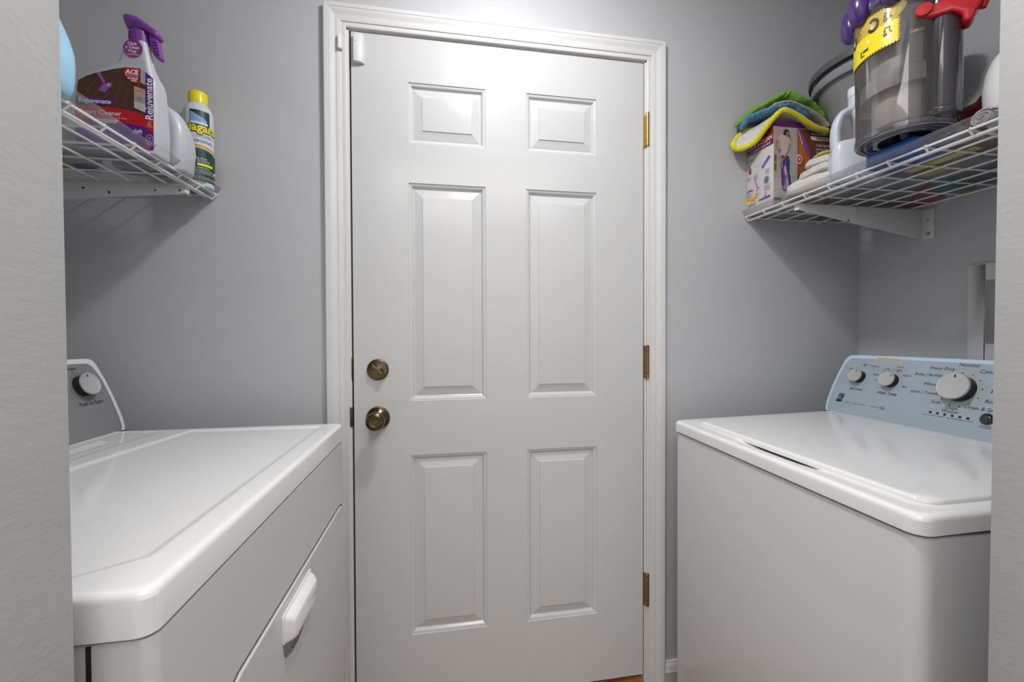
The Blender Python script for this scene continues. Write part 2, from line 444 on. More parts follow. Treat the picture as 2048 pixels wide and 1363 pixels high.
# knob
RY = Matrix.Rotation(PI/2, 4, 'X')   # lathe z axis -> -y
def knobpart(name, prof, c, m, par, seg=48):
    mb = MB(); mb.lathe(prof, c, seg, RY); return mb.build(name, m, par, smooth=30)
kc = (-.387, DY, .9085)
kn = knobpart('door_knob', [(.010, .018), (.0105, .030), (.014, .034), (.0225, .040), (.0265, .047), (.0275, .054), (.0262, .060), (.0225, .0645), (.0195, .066), (.0180, .0672), (.0168, .0672), (.0155, .065), (.0095, .0638), (.0088, .0650), (.0070, .0652), (.0062, .0640), (.001, .0638)], kc, BRONZE, door)
knobpart('rosette', [(.034, 0), (.0345, .003), (.033, .0055), (.0300, .0065), (.028, .006), (.022, .010), (.015, .018), (.0105, .021), (.010, .022)], kc, BRONZE, kn)
mb = MB(); mb.lathe([(.0028, 0), (.0028, .0012), (.001, .0012)], (kc[0]-.001, DY-.0088, kc[2]+.0245), 16, RY); mb.build('set_screw', DARK, kn)
# deadbolt
dc = (-.3865, DY, 1.0525)
db = knobpart('deadbolt', [(.031, 0), (.0315, .004), (.0295, .0075), (.0275, .0082), (.0265, .0076), (.0262, .0072), (.006, .0085), (.004, .0095), (.001, .0095)], dc, BRONZE, door)
mb = MB(); an = math.radians(-40)
ax = Vector((math.cos(an), 0, math.sin(an))); pz = Vector((math.sin(-an), 0, math.cos(an)))
prof = [(-.021, .0), (-.0235, .006), (-.0225, .0125), (-.014, .0135), (0, .0105), (.014, .0135), (.0225, .0125), (.0235, .006), (.021, .0)]
mb.prism(prof, lambda a, b, d: Vector(dc)+ax*a+Vector((0, -.0072-b*1.15, 0))+pz*d, -.0044, .0044)
mb.build('thumb_turn', BRONZE, db, bevel=.0012)
mb = MB(); mb.lathe([(.0042, 0), (.0036, .001), (.0012, .0004)], (dc[0]+.0125, DY-.0078, dc[2]-.001), 16, RY); mb.build('screw_hole', DARK, db)
# strike plate and latch, seen in the gap
o = box('strike_plate', -.4655, -.459, -.0035, .012, .885, .943, BRONZE, None, bevel=.0012); tag(o, kind='structure'); o.name = 'trim_7'; o['label'] = 'bronze latch strike plate in the door frame beside the knob'
o = box('trim_8', -.4615, -.4585, -.001, .02, 1.022, 1.088, BRONZE, None, bevel=.0008); tag(o, kind='structure'); o['label'] = 'bronze strike plate of the deadbolt in the door frame'
# hinges: barrel of knuckles + leaf
def hinge(zc, m, pose):
    h = .108; z0 = zc-h/2; hx = .4675
    mb = MB()
    cuts = [0, .16, .84, 1] if pose else [0, .15, .40, .56, .84, 1]
    for a, b in zip(cuts[:-1], cuts[1:]):
        r = .0066 if pose else .0062
        mb.lathe([(r-.0008, z0+h*a+.0004), (r, z0+h*a+.001), (r, z0+h*b-.001), (r-.0008, z0+h*b-.0004)], (hx, -.0072, 0), 20)
    mb.lathe([(.0045, z0-.001), (.0045, z0+h+.001)], (hx, -.0072, 0), 14)
    o = mb.build('hinge', m, door, smooth=30)
    mb = MB()
    e_ = .4625 if not pose else .4608; g_ = -.010 if not pose else -.0035
    mb.add([(.4565, DY-.0002, z0-.004*(not pose)), (e_, g_, z0+.002), (e_, g_, z0+h-.006*(not pose)), (.4565, DY-.0002, z0+h-.012*(not pose)), (.4580, DY+.004, z0-.004*(not pose)), (e_+.002, g_+.004, z0+.002), (e_+.002, g_+.004, z0+h-.006*(not pose)), (.4580, DY+.004, z0+h-.012*(not pose))],
           [(0,1,2,3), (4,7,6,5), (0,4,5,1), (1,5,6,2), (2,6,7,3), (3,7,4,0)])
    mb.build('hinge_leaf', m, o)
    return o
hinge(1.823, BRASS, 0)['label'] = 'bright gold hinge at the top of the door'
hinge(1.064, OLDBRASS, 1)['label'] = 'brown brass hinge halfway down the door'
hinge(.309, OLDBRASS, 1)['label'] = 'brown brass hinge near the foot of the door'

# alarm contacts: quarter-round white plastic boxes
PLAST = mat('white_plastic', (.66, .66, .655), .4)
def alarm(name, x0, x1, z0, z1, dep, label, y0, notch=False):
    poly = [(x0, 0), (x1, 0)] ; n = 10
    poly = [(x0, 0)] + [(x0+(x1-x0)*(0 + 1*math.sin(PI/2*i/n)), dep*math.cos(PI/2*i/n)) for i in range(n+1)]
    mb = MB(); mb.prism(poly, lambda a, b, d: (a, y0-b, d), z0, z1)
    o = mb.build(name, PLAST, bevel=.0008); tag(o, label, 'alarm sensor'); return o
o = alarm('alarm_sensor', -.4462, -.4165, 1.948, 2.030, .016, 'larger white quarter-round alarm sensor stuck on the top left corner of the door', DY)
o2 = alarm('alarm_magnet', -.4865, -.4745, 1.975, 2.016, .011, 'small white alarm magnet stuck on the door casing beside the sensor', -.0116)
mb = MB(); mb.lathe([(.0012, 0), (.0012, .0005)], (-.4405, DY-.0158, 2.005), 10, RY); mb.build('screw', DARK, o)

# ceiling lamp (above the frame): porcelain holder under the light
t = empty('ceiling_lamp', (0, -.56, 2.33), 'round white ceiling lamp over the door, above the top of the frame', 'lamp')
mb = MB(); mb.lathe([(.095, CZ-.0005), (.096, CZ-.02), (.085, CZ-.045), (.078, CZ-.05), (.078, CZ-.046), (.001, CZ-.046)], (0, -.56, 0), 40); mb.build('lamp_housing', PLAST, t)

# electrical / outlet box on the right wall
t = empty('outlet_box', (XR, -.40, 1.09), 'white recessed utility box on the right wall behind the washer', 'wall box')
mb = MB(); y1_, y0_, z0_, z1_ = -.322, -.56, 1.06, 1.346; a_, c_ = -.362, -.52; b0_, b1_ = 1.125, 1.300
mb.box(XR-.010, XR-.0005, a_, y1_, z0_, z1_); mb.box(XR-.010, XR-.0005, y0_, c_, z0_, z1_); mb.box(XR-.010, XR-.0005, c_, a_, b1_, z1_); mb.box(XR-.010, XR-.0005, c_, a_, z0_, b0_)
mb.build('frame', PLAST, t, bevel=.0025)
box('recess', XR-.004, XR-.0008, c_-.001, a_+.001, b0_-.001, b1_+.001, mat('box_recess', (.36, .35, .37), .6), t)

# ================================================================== DRYER (left)
DT = .920; dx1, dx0 = -.461, -1.175; dy1, dy0 = -.109, -.857
dr = empty('dryer', (-.80, -.48, FZ), 'white front-load dryer standing left of the door, grey control panel', 'dryer')
def sd_poly_in(px, py, P):
    """signed distance to convex polygon, positive inside"""
    d = 1e9; n = len(P)
    for i in range(n):
        ax_, ay_ = P[i]; bx_, by_ = P[(i+1) % n]; ex, ey = bx_-ax_, by_-ay_; l = math.hypot(ex, ey)
        d = min(d, ((px-ax_)*-ey + (py-ay_)*ex)/l)
    return d
RP = [(-.505, -.146), (-.818, -.132), (-.850, -.42), (-.85, -.70), (-.80, -.822), (-.56, -.825), (-.505, -.785)]
RP2 = [(-.885, -.135), (-.965, -.118), (-.985, -.118), (-.985, -.85), (-.905, -.85), (-.892, -.37)]
def dh(x, y):
    d = sd_poly_in(x, y, RP); h = -.0032*sstep(-.001, .007, d) if d > -.002 else 0
    d2 = sd_poly_in(x, y, RP2); h += -.0016*sstep(0, .0025, d2)
    return h
pad('dryer_top', dx0, dx1, dy0, dy1, .877, DT, .016, .009, dh, ENAMEL, dr, fine=.0052).name = 'top'
# cabinet with rounded vertical front corners
mb = MB(); mb.prism(rrect(dx0+.02, dx1-.001, dy0+.004, dy1-.004, .013, 8), lambda a, b, d: (a, b, d), FZ+.02, .8735)
mb.build('cabinet', ENAMEL_SHADED, dr, bevel=.003)
mb = MB(); mb.prism(rrect(dx0+.02, dx1-.012, dy0+.014, dy1-.012, .02, 5), lambda a, b, d: (a, b, d), .870, .880); mb.build('seam', DARK, dr)
# side seam: narrow vertical dark joint on the near side, with the rear side panel
box('side_joint', -.5165, -.5125, dy0+.0032, dy0+.008, FZ+.03, .872, DARK, dr)
for fx, fy in ((-.50, -.82), (-.50, -.15), (-1.13, -.82), (-1.13, -.15)):
    mb = MB(); mb.lathe([(.02, FZ), (.02, FZ+.008), (.008, FZ+.01), (.008, FZ+.025)], (fx, fy, 0), 14); mb.build('foot', DARK, dr)
# door of the dryer: rounded hamper door on the aisle face, standing in a recess
def dmap(y, z, d): return (dx1-.001+d, y, z)
dd = rrect(-.727, -.127, .315, .713, .035, 8)
# lower far corner of the door is cut back
dpoly = [(-.16, .713), (-.139, .708), (-.128, .695), (-.1265, .66), (-.1135+-.011, .36), (-.132, .338), (-.155, .325), (-.30, .318), (-.727+.17, .318), (-.727+.05, .325), (-.727+.02, .338), (-.727+.008, .36), (-.727, .66), (-.725, .695), (-.715, .708), (-.695, .713)]
def grow(P, e):
    cy_ = sum(p[0] for p in P)/len(P); cz_ = sum(p[1] for p in P)/len(P)
    return [(p[0]+math.copysign(e, p[0]-cy_), p[1]+math.copysign(e, p[1]-cz_)) for p in P]
mb = MB(); mb.prism(grow(dpoly, .0035), dmap, -.004, .0006); mb.build('door_gap', mat('gap_shade', (.12, .12, .12), .6), dr)
mb = MB(); mb.prism(dpoly, dmap, -.028, .0045); ddoor = mb.build('dryer_door', ENAMEL_SHADED, dr, bevel=.003, seg=3)
mb = MB(); mb.lathe([(math.sin(PI*k/20)*1.0+1e-4, -math.cos(PI*k/20)) for k in range(21)], (0, 0, 0), 48)
cutter = mesh('cutter', [(dx1+.0035+.005+v[0]*.024, -.480+v[1]*.077, .640+v[2]*.0495) for v in mb.v], mb.f, None, None)
md = ddoor.modifiers.new('cut', 'BOOLEAN'); md.operation = 'DIFFERENCE'; md.object = cutter; md.solver = 'EXACT'
dg = bpy.context.evaluated_depsgraph_get(); wm = ddoor.matrix_world.copy()
# moulded handle: lip standing out over a scooped hollow
hm = MB()
# handle: a thin flange on the door and a hollow lip standing out 17 mm
xf_ = dx1+.0035
mb = MB(); mb.prism(rrect(-.5575, -.4100, .6435, .6945, .007, 4), lambda a, c, d: (xf_+d, a, c), -.001, .0026); hl = mb.build('handle', ENAMEL, ddoor, bevel=.0012)
O_ = rrect(-.5535, -.4135, .6435, .6910, .006, 4); I_ = rrect(-.5470, -.4270, .6475, .6845, .009, 4); n_ = len(O_)
V = [(xf_+.001, a, c) for a, c in O_] + [(xf_+.0095, a*.6+c2*.4, c*.6+d2*.4) for (a, c), (c2, d2) in zip(O_, I_)] + [(xf_+.0165, a, c) for a, c in I_] + [(xf_+.0182, (a+.487)*.93-.487, (c-.666)*.86+.666) for a, c in I_]
F = [tuple(range(n_))]+[(r_*n_+k, r_*n_+(k+1) % n_, (r_+1)*n_+(k+1) % n_, (r_+1)*n_+k) for r_ in range(3) for k in range(n_)]+[tuple(3*n_+k for k in range(n_))]
lp = mesh('handle_lip', V, F, ENAMEL, hl, smooth=28)
# the finger hollow under the lip is cut into the door
cutter.parent = dr; cutter.location = -dr.location
bpy.context.view_layer.update(); dg = bpy.context.evaluated_depsgraph_get()
nm = D.meshes.new_from_object(ddoor.evaluated_get(dg)); ddoor.modifiers.clear(); ddoor.data = nm
nm.materials.clear(); nm.materials.append(ENAMEL_SHADED); finish(ddoor, 25)
for o_ in [o for o in dr.children if o.name.split('.')[0] in ('cabinet', 'door_gap')]:
    cutter.scale = (1.0, 1.0, 1.0); md = o_.modifiers.new('cut', 'BOOLEAN'); md.operation = 'DIFFERENCE'; md.object = cutter; md.solver = 'EXACT'
    bpy.context.view_layer.update(); dg = bpy.context.evaluated_depsgraph_get(); mm_ = o_.data.materials[0]
    nm = D.meshes.new_from_object(o_.evaluated_get(dg)); o_.modifiers.clear(); o_.data = nm; nm.materials.clear(); nm.materials.append(mm_); finish(o_, 40)
for o_ in [ddoor]+[o for o in dr.children if o.name.split('.')[0] == 'cabinet']:
    md = o_.modifiers.new('normals', 'WEIGHTED_NORMAL'); md.keep_sharp = True; md.weight = 100
D.objects.remove(cutter)

# consoles -----------------------------------------------------------
def console(parent, bx, bz, tx, tz, yfar, ynear, dirx, frame_m, face_m, topround, inset_top, rim_w=.0085):
    """leaning panel: base line at (bx,bz), top at (tx,tz); far end towards the door wall. returns face map (a along -y from far end, b up the slope)"""
    L = math.hypot(tx-bx, tz-bz); vv = Vector((tx-bx, 0, tz-bz)).normalized(); uu = Vector((0, -1, 0))
    nn = uu.cross(vv);  nn = nn if nn.x*dirx < 0 else -nn
    o = Vector((bx, yfar, bz)); mp = lambda a, b, l: o + uu*a + vv*b + nn*l
    W_ = yfar-ynear
    # outline bulges a little at mid height then leans in toward the top
    def side(flip):
        S = [(0.004, 0), (-.001, L*.06), (-.004, L*.18), (-.002, L*.45), (.004, L*.70), (inset_top*.62, L*.90), (inset_top*.95, L*.965), (inset_top*1.35, L*.992), (inset_top*2.1, L)]
        return S if not flip else [(W_-a, b) for a, b in reversed(S)]
    out = side(0)
    m_ = [(W_*.25, L*1.012), (W_*.5, L*1.018), (W_*.75, L*1.012)]
    poly = out + m_ + side(1)
    mb = MB(); n = len(poly)
    back = [mp(a, b, 0) for a, b in poly]
    depth = .115
    V = [mp(a, b, -.006) for a, b in poly] + [mp(a, b, 0) for a, b in [(a+(W_/2-a)*.006, b*.995+.0002) for a, b in poly]]
    # rear loop: pushed horizontally back, slightly lower
    rear = []
    for a, b in poly:
        p = mp(a+(W_/2-a)*.03, b, -.006); bx_ = p.copy(); bx_.x = bx + dirx*(depth - .0*b); bx_.z = min(p.z, bz+L*.86); rear.append(bx_)
    V += rear
    F = [tuple(n+i for i in range(n))]
    for i in range(n):
        j = (i+1) % n
        F.append((i, j, n+j, n+i)); F.append((i, 2*n+i, 2*n+j, j))
    F.append(tuple(2*n+i for i in range(n)))
    housing = mesh('console', V, F, frame_m, parent, smooth=50)
    # face plate inset from rim
    ins = rim_w
    fp = []
    for a, b in poly:
        aa = a+ins if a < .06 else a-ins if a > W_-.06 else a
        bb = max(-.0005, min(b, L*1.018)-(ins if b > L*.85 else 0)); fp.append((aa, bb))
    mb = MB(); mb.prism(fp, mp, -.001, .0007); mb.build('console_face', face_m, parent, bevel=0)
    mb = MB(); mb.prism([(.002, -.0022), (W_-.002, -.0022), (W_-.002, .0002), (.002, .0002)], mp, -.004, .0003); mb.build('console_seam', DARK, parent)
    return mp, L, nn, uu, vv, housing
KSIL = mat('brushed_silver', (.60, .595, .60), .36, .35, bump=(25, .12, .0002, (1, 1, 30)))
KDARK = mat('black_plastic', (.012, .012, .014), .3)
KRIM = mat('bright_rim', (.8, .8, .82), .15, 1.0)
def control_knob(par, mp, nn, uu, vv, a, b, r, h, mark=0, r_base=None):
    """dark skirt + dished silver face with an index mark"""
    o = mp(a, b, 0); rot = Matrix((uu, vv, nn)).transposed().to_4x4()
    rb = r_base or r*.93
    mb = MB(); mb.lathe([(rb*1.04, .0), (rb, h*.18), (rb*.93, h*.55), (r*.90, h*.80), (r*.93, h*.82)], o, 40, rot); sk = mb.build('knob', KDARK, par, smooth=30)
    mb = MB(); mb.lathe([(r*.93, h*.80), (r, h*.84), (r, h*.93), (r*.975, h), (r*.93, h*1.0), (r*.90, h*.975), (r*.55, h*.945), (r*.05, h*.93)], o, 48, rot); fc = mb.build('knob_face', KSIL, sk, smooth=30)
    mb = MB(); mb.lathe([(r*1.012, h*.855), (r*1.018, h*.89), (r*1.012, h*.925)], o, 48, rot, close=False); mb.build('knob_ring', KRIM, sk, smooth=60)
    ca, sa = math.cos(mark), math.sin(mark); mm = lambda p, q_, l: mp(a+p*ca+q_*sa, b-p*sa+q_*ca, l)
    mb = MB(); mb.prism(rrect(-r*.035, r*.035, r*.62, r*.84, r*.03, 3), mm, h*.93, h*1.005); mb.build('index_mark', KDARK, sk)
    return sk
INK = ink((.035, .035, .045)); INK2 = ink((.13, .14, .17))
# dryer console
DFACE = mat('grey_console_face', (.30, .305, .32), .35, .3, bump=(300, .03, .0002))
mp, L, nn, uu, vv, hs = console(dr, -.990, DT-.002, -1.050, 1.101, -.083, -.83, -1, mat('console_white', (.78, .78, .80), .25), DFACE, 0, .020, .0125)
ka, kb = .079, .126
mb = MB(); mb.lathe([(.0345, 0), (.0335, .0009), (.03, .0011)], mp(ka, kb-.002, .0007), 40, Matrix((uu, vv, nn)).transposed().to_4x4()); mb.build('dial_ring', mat('dial_ring_grey', (.2, .2, .21), .35), hs)
control_knob(hs, mp, nn, uu, vv, ka, kb, .0265, .021, .05)
# the lettering reads from the aisle: left to right runs towards the back wall
dm = lambda a, b, l: mp(ka-a, b, l)
P = Print(dm); P.text('SIGNAL', -.010, .1685, .0085, .0012, bold=.01); P.text('On', -.0105, .160, .0068, .0012, shear=.1)
P.text('Push to Start', .007, .083, .0125, .0012, shear=.12, bold=.012); P.rect(-.0125, -.0105, .1535, .1555, .0012)
P.text('Off', -.05, .150, .0068, .0012, shear=.1)
P.build('lettering', INK, hs)
# timer knob of the dryer further along, hidden by the door opening's edge
control_knob(hs, mp, nn, uu, vv, .36, .105, .036, .024, .3)
mb = MB(); mb.add([(-.905, -.23, DT+.0006), (-.925, -.205, DT+.0006), (-.952, -.19, DT+.0006), (-.955, -.34, DT+.0006), (-.905, -.34, DT+.0006)], [(0,1,2,3,4)])
# white sticker on the dryer's rear deck
st = Print(lambda a, b, l: (a, b, DT-.0014+l)); st.poly([(-.922, -.235), (-.962, -.205), (-.966, -.42), (-.924, -.42)], .0004); st.build('sticker', ink((.82, .82, .80)), dr)

# ================================================================== WASHER (right)
wr = empty('washer', (.492, -.445, FZ), 'white top-load washer standing right of the door, blue-tinted control panel', 'washer', rz=math.radians(-1.9))
wx0, wx1, wy0, wy1 = .492, 1.175, -.795, -.100; WT = .8905; SL = .015/.54
def wdip(x, y):
    """finger scoop in front of the lid"""
    t = (y+.468)/.122
    return -.011*max(0, 1-abs(t)**3.0)**.8*sstep(.0, .012, x-.515)*sstep(.0, .01, .60-x) if abs(t) < 1 else 0
def wh(x, y): return (x-wx0)*SL*sstep(wx0-.01, wx0+.05, x) + wdip(x, y)
pad('deck', wx0, wx1, wy0, wy1, .860, WT, .024, .010, wh, ENAMEL, wr, fine=.0055)
mb = MB(); mb.prism(rrect(wx0+.004, wx1, wy0+.004, wy1-.003, .024, 8), lambda a, b, d: (a, b, d), FZ+.02, .8555); mb.build('cabinet', ENAMEL_SHADED, wr, bevel=.0035, seg=3)
mb = MB(); mb.prism(rrect(wx0+.010, wx1-.01, wy0+.010, wy1-.010, .02, 5), lambda a, b, d: (a, b, d), .853, .866); mb.build('seam', DARK, wr)
for fx, fy in ((.54, -.75), (.54, -.15), (1.13, -.75), (1.13, -.15)):
    mb = MB(); mb.lathe([(.02, FZ), (.02, FZ+.008), (.008, FZ+.01), (.008, FZ+.025)], (fx, fy, 0), 14); mb.build('foot', DARK, wr)
# lid
def lh(x, y): return (x-wx0)*SL
lx0, lx1, ly0, ly1 = .537, .985, -.768, -.155
pad('lid', lx0, lx1, ly0, ly1, WT-.004, WT+.0085, .030, .0065, lh, ENAMEL, wr, fine=.012)
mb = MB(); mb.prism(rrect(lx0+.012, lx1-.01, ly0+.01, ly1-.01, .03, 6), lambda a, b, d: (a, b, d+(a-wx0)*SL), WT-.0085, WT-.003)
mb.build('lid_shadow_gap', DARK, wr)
box('slot', .545, .5470, -.572, -.365, WT-.0105, WT-.002, DARK, wr)
# rear rail between lid and console
# console
WFRAME = mat('blue_film_frame', (.56, .75, .92), .3)
WFACE = mat('blue_film_silver', (.40, .475, .55), .36, .0, coat=.15, bump=(300, .03, .0002))
BX, BZ = 1.029, .9040; TX, TZ = 1.098, 1.086
mp, L, nn, uu, vv, hs = console(wr, BX, BZ, TX, TZ, -.0855, -.775, 1, WFRAME, WFACE, 0, .020, .0105)
Y0 = -.0855
A = lambda y: Y0-(y)          # world y -> distance along the face
def B(v): return v*L
HALO = ink((.47, .50, .53))
def halo(a, b, r):
    mb = MB(); mb.lathe([(r, 0), (r, .0004), (r*.5, .0004)], mp(a, b, .0007), 44, Matrix((uu, vv, nn)).transposed().to_4x4()); mb.build('dial_ring', HALO, hs)
halo(A(-.166), B(.625), .026); halo(A(-.262), B(.615), .027); halo(A(-.430), B(.605), .049)
control_knob(hs, mp, nn, uu, vv, A(-.1665), B(.635), .0205, .021, .25)
control_knob(hs, mp, nn, uu, vv, A(-.263), B(.625), .0215, .021, .75)
control_knob(hs, mp, nn, uu, vv, A(-.430), B(.612), .0345, .028, .0)
P = Print(mp)
def T(s, y, v, size, bold=.0, al='CENTER', sh=.2): P.text(s, A(y), B(v), size, .0012, shear=sh, align=al, bold=bold)
T('Light', -.172, .845, .0078); T('Medium', -.203, .83, .0078); T('Extra', -.134, .76, .0078); T('Light', -.134, .71, .0078); T('Heavy', -.214, .70, .0078)
T('Soil Level', -.168, .432, .0108, .012); T('Cool', -.240, .80, .0082); T('Darks', -.240, .755, .0082); T('Cool', -.274, .845, .0082); T('Lights', -.274, .795, .0082)
T('Warm', -.299, .725, .0084); T('Hot', -.303, .555, .0084); T('Cold', -.222, .61, .0078)
T('Wash Temp', -.262, .425, .0112, .012)
T('Normal', -.432, .935, .0135); T('Casual', -.474, .865, .0135); T('Heavy Duty', -.3775, .868, .0118); T('Bulky | Bedding', -.3525, .765, .0112)
T('Whites', -.3625, .635, .0115); T('Jeans | Towels', -.3540, .512, .0112); T('Soak', -.3875, .400, .0118)
T('Clean', -.4235, .348, .0115); T('Washer', -.4235, .302, .0115); T('Drain & Spin', -.481, .392, .0125)
T('Rinse & Spin', -.4835, .492, .0125, al='LEFT'); T('Express', -.4885, .620, .0128, al='LEFT'); T('Delicates', -.4905, .752, .0128, al='LEFT')
T('CANCEL', -.499, .185, .0062); T('START', -.515, .30, .0085, al='LEFT'); T('PAUSE', -.515, .25, .0085, al='LEFT')
for ang in (-165, -135, -105, -78, -50, -22, 8, 38, 68, 98, 128, 155):
    a = A(-.430)+.0435*math.cos(math.radians(ang)); b = B(.605)+.0435*math.sin(math.radians(ang)); P.poly(ell(a, b, .0017, n=10), .0014)
for (yy, vv_) in ((-.1725, .815), (-.2005, .80), (-.2105, .695), (-.274, .765), (-.2965, .70), (-.3, .56)): P.poly(ell(A(yy), B(vv_), .0013, n=8), .0012)
P.build('lettering', INK, hs)
P = Print(mp)
for s, y in (('SENSING', -.376), ('WASH', -.3935), ('RINSE', -.409), ('SPIN', -.425), ('COMPLETE', -.441), ('LID LOCKED', -.4615)): P.text(s, A(y), B(.214), .0042, .0012, shear=.2)
P.text('Series 500     |     Dual Level Sensing     |     High Efficiency', A(-.199), B(.196), .0047, .0012, shear=.15)
P.text('HOLD 3 SEC', A(-.499), B(.165), .0038, .0012)
P.poly(ell(A(-.263), B(.196), .0085, .0058), .0010); P.build('small_lettering', INK2, hs)
P = Print(mp); P.poly(ell(A(-.263), B(.196), .0076, .0049), .0013); P.build('badge', WFACE, hs)
P = Print(mp); P.text('he', A(-.263), B(.196), .0085, .0016, shear=.3, bold=.02); P.build('badge_lettering', INK, hs)
P = Print(mp); P.poly([(A(-.379), B(.272)), (A(-.379), B(.235)), (A(-.466), B(.225)), (A(-.466), B(.262))], .0009); P.build('light_strip', HALO, hs)
for i in range(6):
    mb = MB(); mb.lathe([(.0031, 0), (.0031, .0008), (.0012, .0012)], mp(A(-.3835-.0160*i), B(.2535-.0008*i), .0008), 16, Matrix((uu, vv, nn)).transposed().to_4x4()); mb.build('indicator', KDARK, hs)
mb = MB(); mb.lathe([(.0138, 0), (.0138, .0012), (.0126, .0018), (.0118, .0014), (.011, .0045), (.007, .0062), (.001, .0068)], mp(A(-.4985), B(.279), .0007), 36, Matrix((uu, vv, nn)).transposed().to_4x4()); mb.build('start_button', mat('black_gloss', (.012, .012, .014), .12, coat=1), hs, smooth=60)
# maker's emblem: dark slanted tile with a pale wave
P = Print(mp); la, lb = A(-.128), B(.255)
P.poly([(la-.0115, lb-.0135), (la+.0075, lb-.0135), (la+.0115, lb+.0135), (la-.0075, lb+.0135)], .0010); P.build('emblem', ink((.03, .028, .035)), hs)
P = Print(mp); P.text('KENMORE', la+.0015, lb+.0085, .0042, .0014, shear=.15, bold=.01)
P.strip([(la-.0105+.02*i/12, lb-.002+.006*math.sin(i/12*PI*1.15)) for i in range(13)], [(la-.0105+.02*i/12, lb-.0035+.0045*math.sin(i/12*PI*1.15)) for i in range(13)], .0014)
P.strip([(la-.0105+.018*i/12, lb-.006+.004*math.sin(i/12*PI*1.3)) for i in range(13)], [(la-.0105+.018*i/12, lb-.0068+.003*math.sin(i/12*PI*1.3)) for i in range(13)], .0014)
P.build('emblem_lettering', ink((.5, .55, .6)), hs)
P = Print(mp); P.poly([(A(-.199), B(.915)), (A(-.276), B(.905)), (A(-.276), B(.965)), (A(-.199), B(.975))], .0010); P.build('warning_sticker', ink((.66, .6, .42)), hs)
P = Print(mp)
for i in range(3): P.text('WARNING: DO NOT WASH OR DRY ARTICLES SOILED WITH OIL', A(-.2375), B(.962-.0185*i), .0024, .0013, sx=.97)
P.build('sticker_lettering', INK2, hs)
# pale marks where the film is peeled at the base
# ================================================================== WIRE SHELVES
def shelf(side, z, label):
    """side +1 right wall, -1 left wall"""
    wall = XR if side > 0 else XL; s = side; xf = .829 if s > 0 else -.815
    t = empty('wire_shelf', (s*1.05, -.43, z-.02), label, 'shelf', 'wire shelves')
    y1, y0 = -.004, -.885; R = .0024
    mb = MB(); mb.tube([(xf, y1, z+.0035), (xf, y0, z+.0035)], R*1.15); mb.build('front_rod', WIRE, t)
    mb = MB(); mb.tube([(xf+s*.010, y1, z-.008), (xf+s*.010, y0, z-.008)], R*1.25); mb.build('front_rod', WIRE, t)
    mb = MB(); mb.tube([(xf+s*.026, y1, z-.0045), (xf+s*.026, y0, z-.0045)], R*1.1); mb.build('front_rod', WIRE, t)
    for k in range(6):   # long rods, front to back of the room
        x = xf+s*(.062+.0735*k)
        mb = MB(); mb.tube([(x, y1, z-.0045), (x, y0, z-.0045)], R); mb.build('long_rod', WIRE, t)
    k = 0; yy = -.008
    while yy > y0:       # cross wires: hooked over the front rods
        pts = [(wall-s*.002, yy, z), (xf+s*.03, yy, z), (xf+s*.006, yy, z+.0015), (xf-s*.001, yy, z+.0065), (xf-s*.0035, yy, z+.0035), (xf-s*.001, yy, z), (xf+s*.006, yy, z-.006), (xf+s*.008, yy, z-.010)]
        mb = MB(); mb.tube(pts, R*.92, 6); mb.build('cross_wire', WIRE, t); yy -= .0765
    # clear liner lying on the wires, its front edge turned up
    n = 46; V = []; F = []
    prof = [(wall-s*.004, .0042), (xf+s*.06, .0042), (xf+s*.02, .0048), (xf+s*.004, .007), (xf-s*.004, .012), (xf-s*.009, .0185), (xf-s*.012, .0245)]
    for i in range(n+1):
        y = y1+.002+(y0-y1)*i/n
        for j, (x, dz) in enumerate(prof):
            wv = .0012*math.sin(y*23+j)*(j > 2); V.append((x+wv*.6, y, z+dz+wv))
    m_ = len(prof)
    for i in range(n):
        for j in range(m_-1): F.append((i*m_+j, i*m_+j+1, (i+1)*m_+j+1, (i+1)*m_+j))
    o = mesh('shelf_liner', V, F, LINER, t, smooth=60); md = o.modifiers.new('thick', 'SOLIDIFY'); md.thickness = .0009
    o['label'] = 'clear plastic shelf liner'
    return t, xf
shR, xfR = shelf(1, 1.550, 'white wire shelf on the right wall above the washer')
shL, xfL = shelf(-1, 1.542, 'white wire shelf on the left wall above the dryer')

